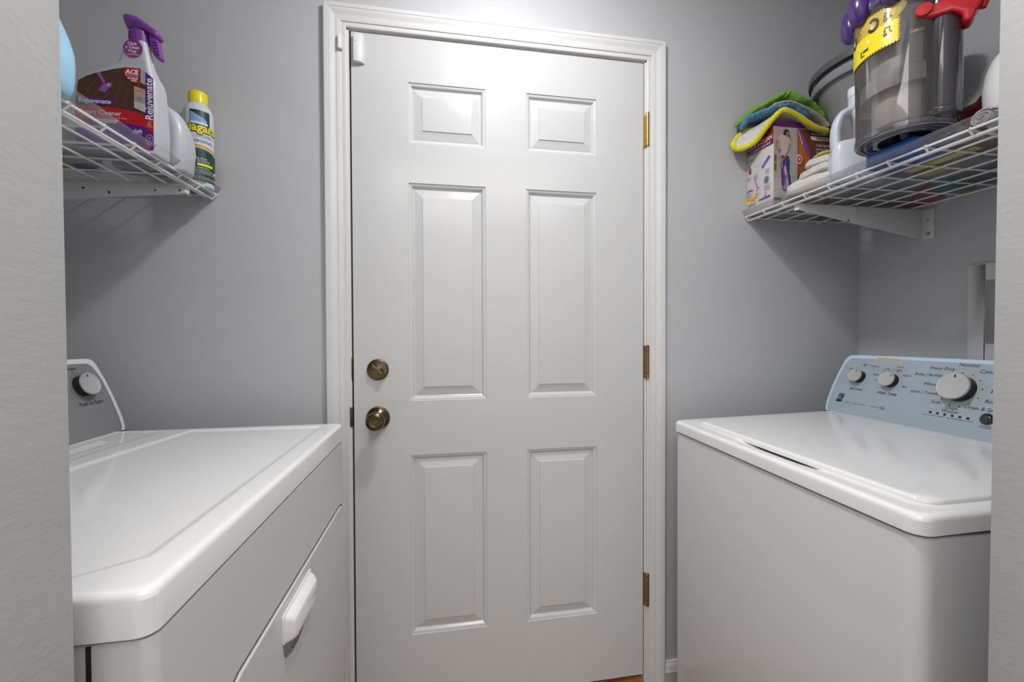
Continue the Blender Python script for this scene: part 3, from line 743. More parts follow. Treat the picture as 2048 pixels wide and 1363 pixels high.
def bracket(side, y, z, wallx, tipx, zlow, label, flange):
    """folded sheet-metal bracket: web plate + bottom lip + wall flange with bolts"""
    s = side; t = empty('shelf_bracket', (wallx, y, zlow), label, 'bracket', 'shelf brackets')
    web = [(wallx-s*.001, z-.004), (tipx+s*.002, z-.004), (tipx, z-.022), (tipx+s*.02, z-.027), (wallx-s*.001-s*.03, zlow+.002), (wallx-s*.001, zlow)]
    mb = MB(); mb.prism(web, lambda a, b, d: (a, d, b), y-.0012, y+.0012); mb.build('web', BRACKET, t, bevel=.0004)
    # top and bottom lips
    mb = MB(); mb.prism([(wallx-s*.002, z-.004), (tipx+s*.004, z-.004), (tipx+s*.004, z-.006), (wallx-s*.002, z-.006)], lambda a, b, d: (a, d, b), y, y+.016)
    mb.add(*bxv(min(tipx, tipx+s*.0015), max(tipx, tipx+s*.0015), y, y+.016, z-.022, z-.004))
    mb.build('lip', BRACKET, t)
    fy0, fy1 = (y-.034, y)
    fl = box('wall_flange', min(wallx-s*.0035, wallx-s*.0008), max(wallx-s*.0035, wallx-s*.0008), fy0, fy1, zlow-.002, z-.006, BRACKET, t, bevel=.0006)
    rot = Matrix.Rotation(-s*PI/2, 4, 'Y')
    mb = MB(); mb.lathe([(.0062, 0), (.0062, .003), (.0052, .0042), (.001, .0042)], (wallx-s*.0035, y-.019, zlow+.012), 6, rot); mb.build('bolt', STEEL, t)
    mb = MB(); mb.lathe([(.0042, 0), (.0036, .0006), (.001, .0006)], (wallx-s*.0035, y-.018, zlow+.055), 18, rot); mb.build('bolt_hole', STEEL, t)
    # punched holes in the web
    for (fx, fz, rr) in flange:
        mb = MB(); mb.lathe([(rr, 0), (rr*.8, .0004), (rr*.1, .0004)], (fx, y-.0012, fz), 14, RY); mb.build('punched_hole', DARK, t)
    return t
bracket(1, -.200, 1.545, XR, .848, 1.450, 'white steel bracket under the right wire shelf, long web towards the aisle', [(1.02, 1.497, .0032), (1.05, 1.528, .0016), (1.20, 1.53, .0016), (1.12, 1.519, .0014)])
bracket(-1, -.111, 1.537, XL, -.832, 1.470, 'white steel bracket under the left wire shelf, tip below the starch can', [(-1.055, 1.515, .0028), (-1.0, 1.507, .003), (-.90, 1.517, .0022), (-.845, 1.520, .0025)])
# ================================================================== THINGS ON THE LEFT SHELF
SZL = 1.5465; SZR = 1.5545
# --- starch can
cc = (-.835, -.045)
can = empty('starch_can', (cc[0], cc[1], SZL), 'white and green spray starch can with yellow cap on the left shelf', 'spray can')
mb = MB(); mb.lathe([(.030, SZL), (.0325, SZL+.002), (.0335, SZL+.005), (.033, SZL+.008), (.034, SZL+.011), (.034, SZL+.188), (.0335, SZL+.196), (.031, SZL+.206), (.0265, SZL+.215), (.0215, SZL+.221), (.0205, SZL+.222), (.001, SZL+.222)], (*cc, 0), 56)
mb.build('can_body', mat('can_white', (.62, .66, .72), .22, coat=.4), can, smooth=30)
mb = MB(); mb.lathe([(.0205, SZL+.2215), (.0215, SZL+.222), (.0215, SZL+.249), (.0205, SZL+.252), (.018, SZL+.253), (.001, SZL+.253)], (*cc, 0), 40)
mb.build('cap', mat('yellow_cap', (.86, .72, .01), .3), can, smooth=40)
def cylmap(cx, cy, r, a0, taper=0):
    """u = arc length in metres from angle a0 (degrees), v = absolute z"""
    def f(u, v, l):
        a = math.radians(a0)+u/r; rr = r+l; return (cx+rr*math.cos(a), cy+rr*math.sin(a), v)
    return f
cm = cylmap(cc[0], cc[1], .034, -55)
deg = lambda a: math.radians(a+55)*.034
GREEN = ink((.012, .055, .035)); YEL = ink((.86, .74, .02))
P = Print(cm)
P.rect(deg(-95), deg(-19), 1.700, 1.742, .0003, 14)
P.rect(deg(-120), deg(120), SZL+.012, 1.626, .0003, 40)
arc = []
n = 36
for i in range(n+1):
    u = deg(-120)+(deg(40)-deg(-120))*i/n; x_ = (u-deg(-75))/.040; arc.append((u, x_))
top = [(u, 1.626+max(0, .014*(1-max(-1.3, min(1.6, x_))**2/1.0)) if abs(x_) < 1 else 1.626) for u, x_ in arc]
P.strip(top, [(u, 1.6255) for u, x_ in arc], .0004)
P.build('label_green', GREEN, can)
for k, c in enumerate(((.75, .03, .01), (.85, .35, .01), (.85, .72, .02), (.03, .30, .08), (.02, .12, .5))):
    P = Print(cm); hh = .0155+.0022*(5-k)
    f = lambda x_, h: 1.6265+h*(1-x_*x_)-.012*max(0, abs(x_)-.6) if abs(x_) < 1.0 else 1.6265-.03*(abs(x_)-1)
    def cv(u, h): x_ = (u-deg(-72))/.066; return 1.6245-.0015+h-.021*x_*x_ 
    U = [deg(-125)+(deg(60)-deg(-125))*i/40 for i in range(41)]
    P.strip([(u, cv(u, hh+.0022)) for u in U], [(u, cv(u, hh)) for u in U], .0008+.0001*k); P.build('rainbow_stripe', ink(c), can)
P = Print(cm)
U = [deg(-125)+(deg(60)-deg(-125))*i/40 for i in range(41)]
P.strip([(u, cv(u, .0155+.0022)) for u in U], [(u, 1.59) for u in U], .0007); P.build('label_hill', GREEN, can)
P = Print(cm); P.strip([(deg(-92+60*i/10), 1.737-.018*i/10) for i in range(11)], [(deg(-92+60*i/10), 1.706) for i in range(11)], .0006); P.build('label_waterfall', ink((.22, .36, .62)), can)
P = Print(cm)
for i in range(9): P.poly(ell(deg(-88+7*i), 1.7085, .003, .0035, 10), .0008)
P.build('label_spray', ink((.6, .7, .82)), can)
P = Print(cm); P.text('niagara', deg(-56), 1.6965, .0320, .0009, bold=.075, sx=.86); P.build('brand_shadow', GREEN, can)
P = Print(cm); P.text('niagara', deg(-56), 1.6970, .0315, .0013, bold=.025, sx=.86); P.rect(deg(-69), deg(-8), 1.5985, 1.6045, .0010, 8); P.build('brand_lettering', YEL, can)
P = Print(cm); P.text('ORIGINAL', deg(-44), 1.6620, .0092, .0008, sx=1.0); P.text('SPRAY STARCH', deg(-42), 1.678, .0046, .0008); P.text('ALMIDON EN AEROSOL', deg(-40), 1.6735, .0038, .0008); P.build('lettering', GREEN, can)
P = Print(cm); WINK = ink((.8, .82, .8))
P.text('crisp finish', deg(-58), 1.6175, .0068, .0010); P.text('easy iron starch', deg(-46), 1.6125, .0045, .0010); P.text('gives fresh look', deg(-46), 1.6085, .0045, .0010)
P.text('acabado firme', deg(-50), 1.5935, .0058, .0010)
for i in range(3): P.text('planchado facil almidonado', deg(-42), 1.588-.004*i, .0040, .0010)
for i in range(2): P.text('NET WT 20 OZ (567 g) CONTENTS', deg(-35), 1.569-.0045*i, .0050, .0010)
P.poly([(deg(-6), 1.5785), (deg(28), 1.5785), (deg(24), 1.5905), (deg(10), 1.592), (deg(2), 1.589)], .0010); P.build('small_lettering', WINK, can)

# --- floor cleaner spray bottle, front
SILV = mat('silver_grey_plastic', (.50, .525, .56), .36, .0, coat=.15)
PURP = mat('purple_plastic', (.20, .045, .30), .3, coat=.2)
def flat_bottle(parent, outl, yf, depthf, m, name='bottle_body', nz=40, round_=.012):
    """body lofted up z: outl(z)->(xl,xr); depthf(z)->thickness; front at yf"""
    V = []; F = []; zs_ = outl['z']; K = 40
    for (z, xl, xr) in zs_:
        dp = depthf(z); r = min(round_, dp*.48, (xr-xl)*.48); P_ = rrect(xl, xr, yf, yf+dp, r, 9)
        # keep the +x side more bulged at the back
        V += [(a, b, z) for a, b in P_]
    n_ = len(rrect(0, 1, 0, 1, .1, 9)); m_ = len(zs_)
    for i in range(m_-1):
        for k in range(n_): F.append((i*n_+k, i*n_+(k+1) % n_, (i+1)*n_+(k+1) % n_, (i+1)*n_+k))
    F.append(tuple(range(n_))); F.append(tuple((m_-1)*n_+k for k in range(n_)))
    return mesh(name, V, F, m, parent, smooth=50)
YF = -.273
b1 = empty('floor_cleaner_bottle', (-.878, -.245, SZL), 'grey floor cleaner spray bottle with purple trigger and wood-floor label on the left shelf', 'bottle')
O = [(SZL, -.949, -.806), (SZL+.004, -.953, -.803), (1.60, -.9535, -.8015), (1.655, -.9535, -.801), (1.678, -.952, -.8012), (1.690, -.948, -.8015), (1.698, -.940, -.8025), (1.706, -.929, -.804), (1.714, -.913, -.8065), (1.721, -.897, -.8085), (1.727, -.884, -.8095), (1.732, -.875, -.8105), (1.742, -.871, -.812), (1.756, -.8665, -.8145), (1.772, -.860, -.817), (1.784, -.8545, -.8195)]
def dep1(z): return .058-.010*sstep(1.60, 1.70, z)-.022*sstep(1.70, 1.738, z)
flat_bottle(b1, {'z': O}, YF, dep1, SILV, round_=.010)
def bm_(u, v, l): return (u, YF-l, v)     # prints on the front face: u = world x, v = world z
P = Print(bm_); P.poly([(-.949, SZL+.006), (-.8045, SZL+.006), (-.8035, 1.704), (-.817, 1.7165), (-.828, 1.7235), (-.857, 1.723), (-.880, 1.717), (-.909, 1.7070), (-.927, 1.699), (-.9425, 1.6885), (-.9465, 1.655)], .0002); P.build('label', ink((.085, .035, .022)), b1)
P = Print(bm_)
for i in range(6): P.poly([(-.945+.02*i, 1.64), (-.939+.02*i, 1.64), (-.905+.016*i, 1.70), (-.909+.016*i, 1.70)], .0004)
P.build('label_boards', ink((.12, .05, .03)), b1)
P = Print(bm_); P.poly([(-.8275, 1.7228), (-.817, 1.7168), (-.817, 1.688), (-.8275, 1.694)], .0005); P.build('label_wall', ink((.42, .40, .40)), b1)
P = Print(bm_); P.poly([(-.8180, 1.7170), (-.8035, 1.7045), (-.8045, SZL+.006), (-.8180, SZL+.006)], .0006); P.poly([(-.948, 1.6545), (-.8755, 1.6545), (-.884, 1.6405), (-.948, 1.6405)], .0006)
P.poly([(-.949, SZL+.006), (-.818, SZL+.006), (-.818, 1.601), (-.85, 1.6055), (-.8715, 1.607), (-.949, 1.607)], .0006); P.build('label_purple', ink((.10, .012, .25)), b1)
P = Print(bm_); P.strip([(-.949, 1.637), (-.8736, 1.6365), (-.8327, 1.630), (-.8035, 1.6165)], [(-.949, 1.609), (-.8713, 1.6070), (-.8206, 1.6005), (-.8045, 1.588)], .0009)
P.poly([(-.8575, 1.7232), (-.8285, 1.7232), (-.829, 1.6890), (-.8454, 1.6962), (-.8549, 1.7015), (-.8578, 1.7074)], .0009); P.poly([(-.8205, 1.589), (-.8195, SZL+.008), (-.808, SZL+.008)], .0009); P.build('label_red', ink((.55, .01, .02)), b1)
P = Print(bm_)
P.text('Rejuvenate', -.9130, 1.6475, .0135, .0012, shear=.15, bold=.02); P.text('Rejuvenate', -.8110, 1.6590, .0200, .0012, shear=.15, rot=PI/2, bold=.02)
P.text('All Floors Cleaner', -.9130, 1.6240, .0132, .0013, bold=.015); P.text('Hardwood, Tile, Vinyl, Laminate & More', -.8960, 1.6150, .0052, .0013)
P.text('ACE', -.8430, 1.7140, .0125, .0013, bold=.05, shear=.1); P.text('EXCLUSIVE', -.8430, 1.7070, .0048, .0013); P.text('BONUS', -.8415, 1.7010, .0056, .0013, bold=.03); P.text('SIZE', -.8395, 1.6960, .0056, .0013, bold=.03)
P.text('Safe', -.8340, 1.5900, .0105, .0013, shear=.25, bold=.02); P.text('for all floors', -.8340, 1.5845, .0036, .0013)
P.text('16', -.8110, 1.6115, .0055, .0013); P.text('Day', -.8110, 1.6065, .0048, .0013); P.text('Clean', -.8110, 1.602, .0048, .0013)
P.poly([(-.9145, 1.6112), (-.8685, 1.6112), (-.8734, 1.6035), (-.9145, 1.6035)], .0011)
for i in range(24):
    a = 2*PI*i/24; a2 = 2*PI*(i+1)/24; P.poly([(-.8115+.0065*math.cos(a), 1.5745+.0105*math.sin(a)), (-.8115+.0065*math.cos(a2), 1.5745+.0105*math.sin(a2)), (-.8115+.0058*math.cos(a2), 1.5745+.0096*math.sin(a2)), (-.8115+.0058*math.cos(a), 1.5745+.0096*math.sin(a))], .0013)
P.text('36', -.8115, 1.577, .006, .0013); P.text('OZ', -.8115, 1.571, .005, .0013)
P.build('lettering', ink((.85, .85, .86)), b1)
P = Print(bm_); P.text('shine in no time!', -.890, 1.6075, .0052, .0014, shear=.2); P.text('hardwood', -.829, 1.676, .0035, .0014); P.text('laminate', -.829, 1.660, .0032, .0014); P.text('& vinyl', -.829, 1.656, .0032, .0014); P.text('tile', -.829, 1.640, .0032, .0014); P.build('small_lettering', INK, b1)
P = Print(bm_); P.poly([(-.8396, 1.6855), (-.8185, 1.679), (-.8185, 1.6625), (-.8396, 1.6705)], .0010); P.build('wood_swatch', ink((.62, .36, .25)), b1)
P = Print(bm_); P.poly([(-.8396, 1.6705), (-.8185, 1.6625), (-.8185, 1.6475), (-.8396, 1.6534)], .0010); P.build('vinyl_swatch', ink((.40, .37, .31)), b1)
P = Print(bm_); P.poly([(-.8396, 1.6534), (-.8185, 1.6475), (-.8185, 1.6305), (-.8396, 1.6394)], .0010); P.build('tile_swatch', ink((.62, .59, .54)), b1)
P = Print(bm_); P.poly([(-.909, 1.7065), (-.9015, 1.7090), (-.8925, 1.688), (-.8955, 1.6845)], .0008); P.poly([(-.8955, 1.6835), (-.882, 1.6868), (-.8941, 1.6680), (-.9035, 1.6715)], .0009); P.build('label_mop', ink((.45, .08, .42)), b1)
P = Print(bm_); P.poly([(-.8970, 1.6842), (-.8803, 1.6880), (-.8941, 1.6660), (-.9055, 1.6712)], .0007); P.build('label_mop_cloth', ink((.05, .2, .6)), b1)
P = Print(bm_)
for i in range(8):
    a = 2*PI*i/8+.2; P.poly([(-.886+.0006*math.cos(a+1.57), 1.6835+.0006*math.sin(a+1.57)), (-.886+.008*math.cos(a), 1.6835+.008*math.sin(a)), (-.886-.0006*math.cos(a+1.57), 1.6835-.0006*math.sin(a+1.57))], .0011)
P.build('label_sparkle', ink((.75, .68, .75)), b1)
nm_ = lambda u, v, l: (u, YF-.0001+ (v-1.73)*.0 + max(0, 0)-l-.0008, v)
P = Print(nm_); P.poly(ell(-.8405, 1.7640, .0185, .0185, 32), .0002); P.build('neck_badge', ink((.30, .04, .22)), b1)
P = Print(nm_)
P.text('Click', -.8415, 1.7735, .0085, .0006, bold=.02); P.text('n Clean', -.8410, 1.7660, .0085, .0006, bold=.02); P.text('Mop', -.8410, 1.7580, .0085, .0006, bold=.02); P.text('COMPATIBLE', -.8405, 1.7510, .0040, .0006)
P.build('badge_lettering', ink((.85, .8, .85)), b1)
# collar + trigger head
cx_, cy_ = -.837, YF+.0165
mb = MB(); mb.lathe([(.0185, 1.781), (.0188, 1.783), (.0185, 1.806), (.0165, 1.808)], (cx_, cy_, 0), 40); col = mb.build('collar', PURP, b1, smooth=30)
mb = MB()
for k in range(36):
    a = 2*PI*k/36; ca, sa = math.cos(a), math.sin(a); mb.tube([(cx_+.0187*ca, cy_+.0187*sa, 1.785), (cx_+.0187*ca, cy_+.0187*sa, 1.803)], .0006, 4)
mb.build('ribs', PURP, col)
hd = [(-.853, 1.807), (-.8575, 1.812), (-.8630, 1.826), (-.8655, 1.836), (-.8640, 1.841), (-.8590, 1.843), (-.850, 1.8425), (-.838, 1.8385), (-.823, 1.8290), (-.810, 1.8190), (-.800, 1.8120), (-.7965, 1.8080), (-.7950, 1.8020), (-.7965, 1.7975), (-.802, 1.7960), (-.808, 1.7990), (-.814, 1.8030), (-.819, 1.8065)]
def loft2(poly, yc, w, name, m, par):
    """rounded body from a side outline: full outline at the middle, shrunk outlines towards both faces"""
    n = len(poly); cx = sum(p[0] for p in poly)/n; cz = sum(p[1] for p in poly)/n; V = []; F = []
    L_ = [(-1, .60), (-.86, .84), (-.55, .97), (0, 1), (.55, .97), (.86, .84), (1, .60)]
    for t, s in L_:
        for a, b in poly: V.append((cx+(a-cx)*(.25+.75*s), yc+w*t, cz+(b-cz)*s))
    for i in range(len(L_)-1):
        for k in range(n): F.append((i*n+k, i*n+(k+1) % n, (i+1)*n+(k+1) % n, (i+1)*n+k))
    F.append(tuple(range(n))); F.append(tuple((len(L_)-1)*n+k for k in range(n)))
    return mesh(name, V, F, m, par, smooth=60)
loft2(hd, cy_, .0145, 'trigger_head', PURP, b1)
tg = [(-.8165, 1.8050), (-.8060, 1.8000), (-.8015, 1.7960), (-.7985, 1.7800), (-.7955, 1.7640), (-.7945, 1.7560), (-.7985, 1.7545), (-.8040, 1.7560), (-.8095, 1.7640), (-.8125, 1.7750), (-.8150, 1.7900)]
mb = MB(); mb.prism(tg, lambda a, b, d: (a, cy_+d, b), -.009, .009); tr = mb.build('trigger', PURP, b1, bevel=.002)
mb = MB()
for i in range(5): mb.box(-.8095+.001*i, -.7995+.001*i, cy_-.0096, cy_-.0085, 1.786-.0065*i, 1.7875-.0065*i)
mb.build('trigger_ribs', mat('dark_purple', (.07, .012, .1), .4), tr)

# --- second floor cleaner bottle behind
b2 = empty('floor_cleaner_refill', (-.876, -.155, SZL), 'shorter grey floor cleaner bottle with purple cap behind the spray bottle', 'bottle')
O2 = [(SZL, -.944, -.803), (SZL+.004, -.949, -.7995), (1.60, -.950, -.794), (1.625, -.950, -.794), (1.648, -.948, -.797), (1.668, -.944, -.803), (1.682, -.938, -.812), (1.692, -.932, -.826), (1.702, -.928, -.850), (1.715, -.925, -.882), (1.748, -.923, -.892)]
def dep2(z): return .072 if z < 1.60 else .072-.044*sstep(1.60, 1.735, z)
flat_bottle(b2, {'z': O2}, -.192, dep2, SILV, round_=.022)
mb = MB(); mb.lathe([(.0155, 1.746), (.0165, 1.748), (.0160, 1.786), (.0145, 1.789), (.001, 1.789)], (-.9075, -.178, 0), 28); mb.build('cap', PURP, b2)
m2 = lambda u, v, l: (u, -.192-l, v)
P = Print(m2); P.poly([(-.93, 1.56), (-.822, 1.56), (-.822, 1.66), (-.93, 1.66)], .0003); P.build('label', ink((.5, .44, .38)), b2)
P = Print(m2); P.poly([(-.93, 1.58), (-.822, 1.58), (-.822, 1.60), (-.93, 1.60)], .0006); P.build('label_stripe', ink((.16, .02, .25)), b2)
# --- light blue bottle, cut off by the wall end
b3 = empty('fabric_softener_bottle', (-.855, -.505, SZL), 'light blue plastic bottle with white patch, half hidden by the left wall end', 'bottle')
LB = mat('light_blue_plastic', (.33, .60, .82), .3, coat=.2)
O3 = [(SZL, -.915, -.8010), (SZL+.004, -.919, -.7975), (1.56, -.921, -.7925), (1.575, -.921, -.7900), (1.595, -.921, -.7888), (1.615, -.920, -.7893), (1.635, -.917, -.7918), (1.652, -.912, -.7955), (1.668, -.906, -.8000), (1.682, -.899, -.8055), (1.70, -.890, -.8150), (1.72, -.880, -.8290)]
flat_bottle(b3, {'z': O3}, -.533, lambda z: .06-.02*sstep(1.6, 1.7, z), LB, round_=.018)
mb = MB(); mb.lathe([(.014, 1.716), (.015, 1.72), (.014, 1.745), (.001, 1.747)], (-.855, -.508, 0), 28); mb.build('cap', mat('white_cap', (.8, .8, .82), .35), b3)
m3 = lambda u, v, l: (u, -.5332-l, v)
P = Print(m3); P.poly([(-.86, 1.6165), (-.8035, 1.6165), (-.8035, 1.6245), (-.86, 1.6245)], .0008); P.build('label_patch', ink((.85, .87, .9)), b3)
P = Print(m3); P.text('SCENT', -.7945, 1.569, .0068, .0010, rot=PI/2); P.text('FRESH', -.7995, 1.567, .0062, .0010, rot=PI/2); P.poly(rrect(-.803, -.7945, 1.5485, 1.5565, .001, 3), .001); P.build('lettering', ink((.05, .12, .35)), b3)
P = Print(m3); P.poly(ell(-.7950, 1.5895, .0048, .0062, 18), .0009); P.build('badge', ink((.75, .5, .12)), b3)
P = Print(m3); P.poly(ell(-.7950, 1.5895, .0033, .0045, 18), .0012); P.build('badge_centre', ink((.1, .2, .4)), b3)
# --- things lying farther back on the left shelf, seen from below through the wires
def pack(name, x0, x1, y0, y1, z, h, col, label, cat, bands=(), rz=0, group=None):
    t = empty(name, ((x0+x1)/2, (y0+y1)/2, z), label, cat, group)
    c = ((x0+x1)/2, (y0+y1)/2, z+h/2)
    blob('pouch', c, ((x1-x0)/2, (y1-y0)/2, h/2), mat(name+'_film', col, .3, var=(30, .12)), t, e=.35, nz=(4, .10), rz=rz)
    for (a0, a1, c0, c1, bc) in bands:   # printed fields on the underside and top
        for zz in (z-.0003, ):
            P = Print(lambda u, v, l: (u, v, zz-l)); P.rect(a0, a1, c0, c1, .0002); P.build('printed_band', ink(bc), t)
    return t
pack('laundry_bag', -1.19, -.985, -.30, -.125, SZL+.0006, .06, (.62, .60, .56), 'white plastic bag with yellow and blue print lying at the back of the left shelf', 'bag', [(-1.10, -1.04, -.21, -.16, (.75, .6, .1)), (-1.03, -.995, -.18, -.135, (.08, .15, .45))])
t = empty('navy_carton', (-1.07, -.45, SZL), 'dark navy carton with an orange stripe at the back of the left shelf', 'carton')
box('carton_body', -1.17, -.975, -.52, -.36, SZL, SZL+.13, mat('navy_card', (.06, .08, .13), .5, var=(20, .1)), t, bevel=.002)
box('stripe', -1.04, -1.025, -.5208, -.3592, SZL-.0004, SZL+.1304, ink((.7, .25, .05)), t)

# ================================================================== THINGS ON THE RIGHT SHELF
# --- mop box
bx = empty('mop_box', (.93, -.06, SZR), 'cardboard spray mop box with a photo of a person mopping, on the right shelf', 'box')
BXx0, BXx1, BXy0, BXy1, BZ0, BZ1 = .835, 1.040, -.118, -.002, SZR, 1.8085
box('carton', BXx0, BXx1, BXy0, BXy1, BZ0, BZ1, ink((.62, .6, .58)), bx, bevel=.0008)
lm = lambda u, v, l: (BXx0-l, -u, v)      # aisle face: u = distance from back wall .. use u=-y
rm_ = lambda u, v, l: (u, BXy0-l, v)      # camera face
P = Print(lm); P.poly([(.002, 1.7685), (.118, 1.7685), (.118, 1.8085), (.002, 1.8085)]); P.build('label_maroon', ink((.17, .012, .035)), bx)
P = Print(lm); P.poly([(.002, 1.768), (.118, 1.7685), (.118, 1.7845), (.002, 1.792)], .0005); P.build('label_red', ink((.30, .012, .02)), bx)
P = Print(lm); P.poly([(.002, 1.757), (.118, 1.754), (.118, 1.7685), (.002, 1.7705)], .0007)
P.build('label_purple', ink((.10, .02, .16)), bx)
P = Print(lm); P.text('CLICK n CLEAN', .058, 1.7780, .0185, .0010, bold=.02, sx=.86); P.text('MULTI SURFACE SPRAY MOP', .055, 1.7622, .0098, .0010, bold=.01, sx=.84); P.build('lettering', ink((.78, .74, .68)), bx)
P = Print(lm); P.text('TOP RATED', .043, 1.7505, .0062, .0006, bold=.02); P.text('INCLUDES', .018, 1.7380, .0062, .0006, bold=.02)
for (u, v, n, wd) in ((.012, 1.684, 4, .018), (.045, 1.683, 6, .017), (.094, 1.683, 5, .019), (.094, 1.634, 6, .028), (.050, 1.620, 3, .02), (.014, 1.629, 5, .024)):
    for i in range(n): P.rect(u-wd/2, u+wd/2-(.004 if i % 2 else 0), v-.0034*i, v-.0034*i-.0009, .0005)
P.text('CLICK ON', .026, 1.5890, .0072, .0006, bold=.04); P.text('click it clean it', .026, 1.5835, .0050, .0006)
P.build('small_lettering', ink((.16, .15, .16)), bx)
P = Print(lm)
for i in range(5): P.poly(ell(.068+.0048*i, 1.7505, .002, .0024, 5), .0006)
P.poly([(.0022, 1.612), (.0516, 1.609), (.0516, 1.5975), (.0022, 1.5975)], .0005); P.build('label_yellow', YEL, bx)
P = Print(lm); P.text('FREE BONUS', .027, 1.6068, .0082, .0008, bold=.04); P.text('INSIDE', .030, 1.6007, .0068, .0008, bold=.04); P.build('bonus_lettering', ink((.7, .1, .03)), bx)
P = Print(lm); P.poly([(.0329, 1.7024), (.0653, 1.7261), (.0729, 1.7184), (.0393, 1.6906)], .0005); P.build('label_pad_pale', ink((.66, .58, .60)), bx)
P = Print(lm); P.poly([(.067, 1.7004), (.0978, 1.7248), (.1079, 1.7172), (.073, 1.6901)], .0005); P.build('label_pad', ink((.16, .12, .42)), bx)
P = Print(lm); P.poly([(.0103, 1.6946), (.0102, 1.7100), (.0216, 1.7137), (.0233, 1.692)], .0005); P.poly([(.013, 1.712), (.017, 1.714), (.017, 1.724), (.013, 1.723)], .0005); P.build('label_bottle', ink((.35, .03, .12)), bx)
P = Print(lm); P.poly([(.0340, 1.6775), (.0360, 1.6775), (.0520, 1.6420), (.0495, 1.6400)], .0005); P.poly([(.0489, 1.6450), (.0525, 1.6420), (.0515, 1.6330), (.0488, 1.6340)], .0006); P.poly([(.0452, 1.6280), (.0475, 1.6265), (.0602, 1.6365), (.0585, 1.6385)], .0005)
P.poly(ell(.017, 1.6346, .0148, .0058, 14, 0, 180), .0005)
P.poly([(.057, 1.5901), (.060, 1.5965), (.1044, 1.5985), (.1073, 1.5908)], .0006); P.poly([(.0815, 1.597), (.0850, 1.597), (.0895, 1.6115), (.0870, 1.6115)], .0006); P.build('label_mop', ink((.26, .035, .32)), bx)
P = Print(lm); P.poly(ell(.0896, 1.6500, .0118, .0130, 24), .0005); P.build('label_badge', ink((.10, .36, .36)), bx)
P = Print(lm); P.poly([(.0830, 1.6420), (.0962, 1.6420), (.0945, 1.6445), (.0925, 1.6580), (.0870, 1.6580), (.0850, 1.6445)], .0008); P.build('label_badge_bell', ink((.26, .035, .32)), bx)
# camera face: photo
P = Print(rm_); P.poly([(.836, 1.645), (.9215, 1.645), (.9215, 1.8075), (.836, 1.8075)]); P.build('photo_room', ink((.46, .37, .30)), bx)
P = Print(rm_); P.poly([(.836, 1.556), (.9235, 1.556), (.9235, 1.650), (.836, 1.645)], .0004); P.build('photo_floor', ink((.50, .46, .47)), bx)
P = Print(rm_); P.poly([(.880, 1.655), (.9195, 1.657), (.9195, 1.8070), (.880, 1.8070)], .0005); P.build('photo_door', ink((.50, .46, .42)), bx)
P = Print(rm_)
for x_ in (.884, .8985, .914): P.rect(x_, x_+.0012, 1.66, 1.80, .0007)
P.poly([(.836, 1.662), (.8475, 1.664), (.8475, 1.724), (.836, 1.724)], .0006); P.build('photo_panelling', ink((.36, .31, .27)), bx)
P = Print(rm_); P.rect(.837, .8445, 1.697, 1.718, .0009); P.rect(.837, .8445, 1.670, 1.692, .0009); P.build('photo_cabinet', ink((.13, .11, .10)), bx)
P = Print(rm_); P.poly([(.9225, 1.556), (1.0395, 1.556), (1.0395, 1.806), (.921, 1.806)], .0004); P.build('label_brown', ink((.16, .05, .02)), bx)
P = Print(rm_); P.poly([(.9245, 1.662), (.9700, 1.655), (.975, 1.700), (.94, 1.770), (.9235, 1.80)], .0006); P.build('label_wood', ink((.52, .15, .03)), bx)
P = Print(rm_)
for i in range(5): P.poly([(.926+.008*i, 1.66), (.930+.008*i, 1.66), (.936+.008*i, 1.71-.006*i), (.929+.008*i, 1.72-.006*i)], .0008)
P.build('label_wood_grain', ink((.36, .09, .015)), bx)
# printed person: hair, face, arms, shirt, jeans, feet
P = Print(rm_); P.poly([(.869, 1.786), (.872, 1.797), (.880, 1.8015), (.888, 1.799), (.8905, 1.790), (.897, 1.762), (.893, 1.760), (.888, 1.776), (.878, 1.783), (.869, 1.778)], .0008); P.build('print_hair', ink((.03, .018, .015)), bx)
P = Print(rm_); SK = ink((.36, .18, .11))
P.poly([(.8785, 1.793), (.8885, 1.794), (.8895, 1.785), (.8855, 1.777), (.8795, 1.779)], .0011); P.poly([(.848, 1.768), (.8535, 1.766), (.8460, 1.748), (.8560, 1.731), (.8530, 1.727), (.8400, 1.748)], .0009)
P.poly([(.8905, 1.755), (.8960, 1.755), (.8900, 1.731), (.8680, 1.700), (.8640, 1.703), (.8840, 1.731)], .0013); P.poly([(.8600, 1.713), (.8645, 1.711), (.8660, 1.697), (.8620, 1.693), (.8590, 1.700)], .0013)
P.poly([(.8530, 1.737), (.8590, 1.733), (.8575, 1.722), (.8540, 1.724)], .0013); P.poly([(.8630, 1.617), (.8680, 1.621), (.8730, 1.620), (.8720, 1.614), (.8650, 1.611)], .0009); P.build('print_skin', SK, bx)
P = Print(rm_); P.poly([(.8505, 1.776), (.8600, 1.783), (.8780, 1.781), (.8905, 1.777), (.8980, 1.757), (.8910, 1.753), (.8880, 1.760), (.8890, 1.716), (.8590, 1.716), (.8600, 1.760), (.8540, 1.764), (.8480, 1.766)], .0010); P.build('print_shirt', ink((.62, .47, .48)), bx)
P = Print(rm_); P.poly([(.8580, 1.717), (.8895, 1.717), (.8930, 1.700), (.8925, 1.665), (.8985, 1.630), (.9000, 1.616), (.8920, 1.616), (.8840, 1.660), (.8760, 1.700), (.8720, 1.660), (.8730, 1.622), (.8645, 1.622), (.8620, 1.665)], .0010); P.build('print_jeans', ink((.045, .06, .18)), bx)
P = Print(rm_); P.poly([(.8558, 1.735), (.8580, 1.735), (.8672, 1.678), (.8650, 1.678)], .0015); P.build('print_mop_pole', ink((.55, .5, .6)), bx)
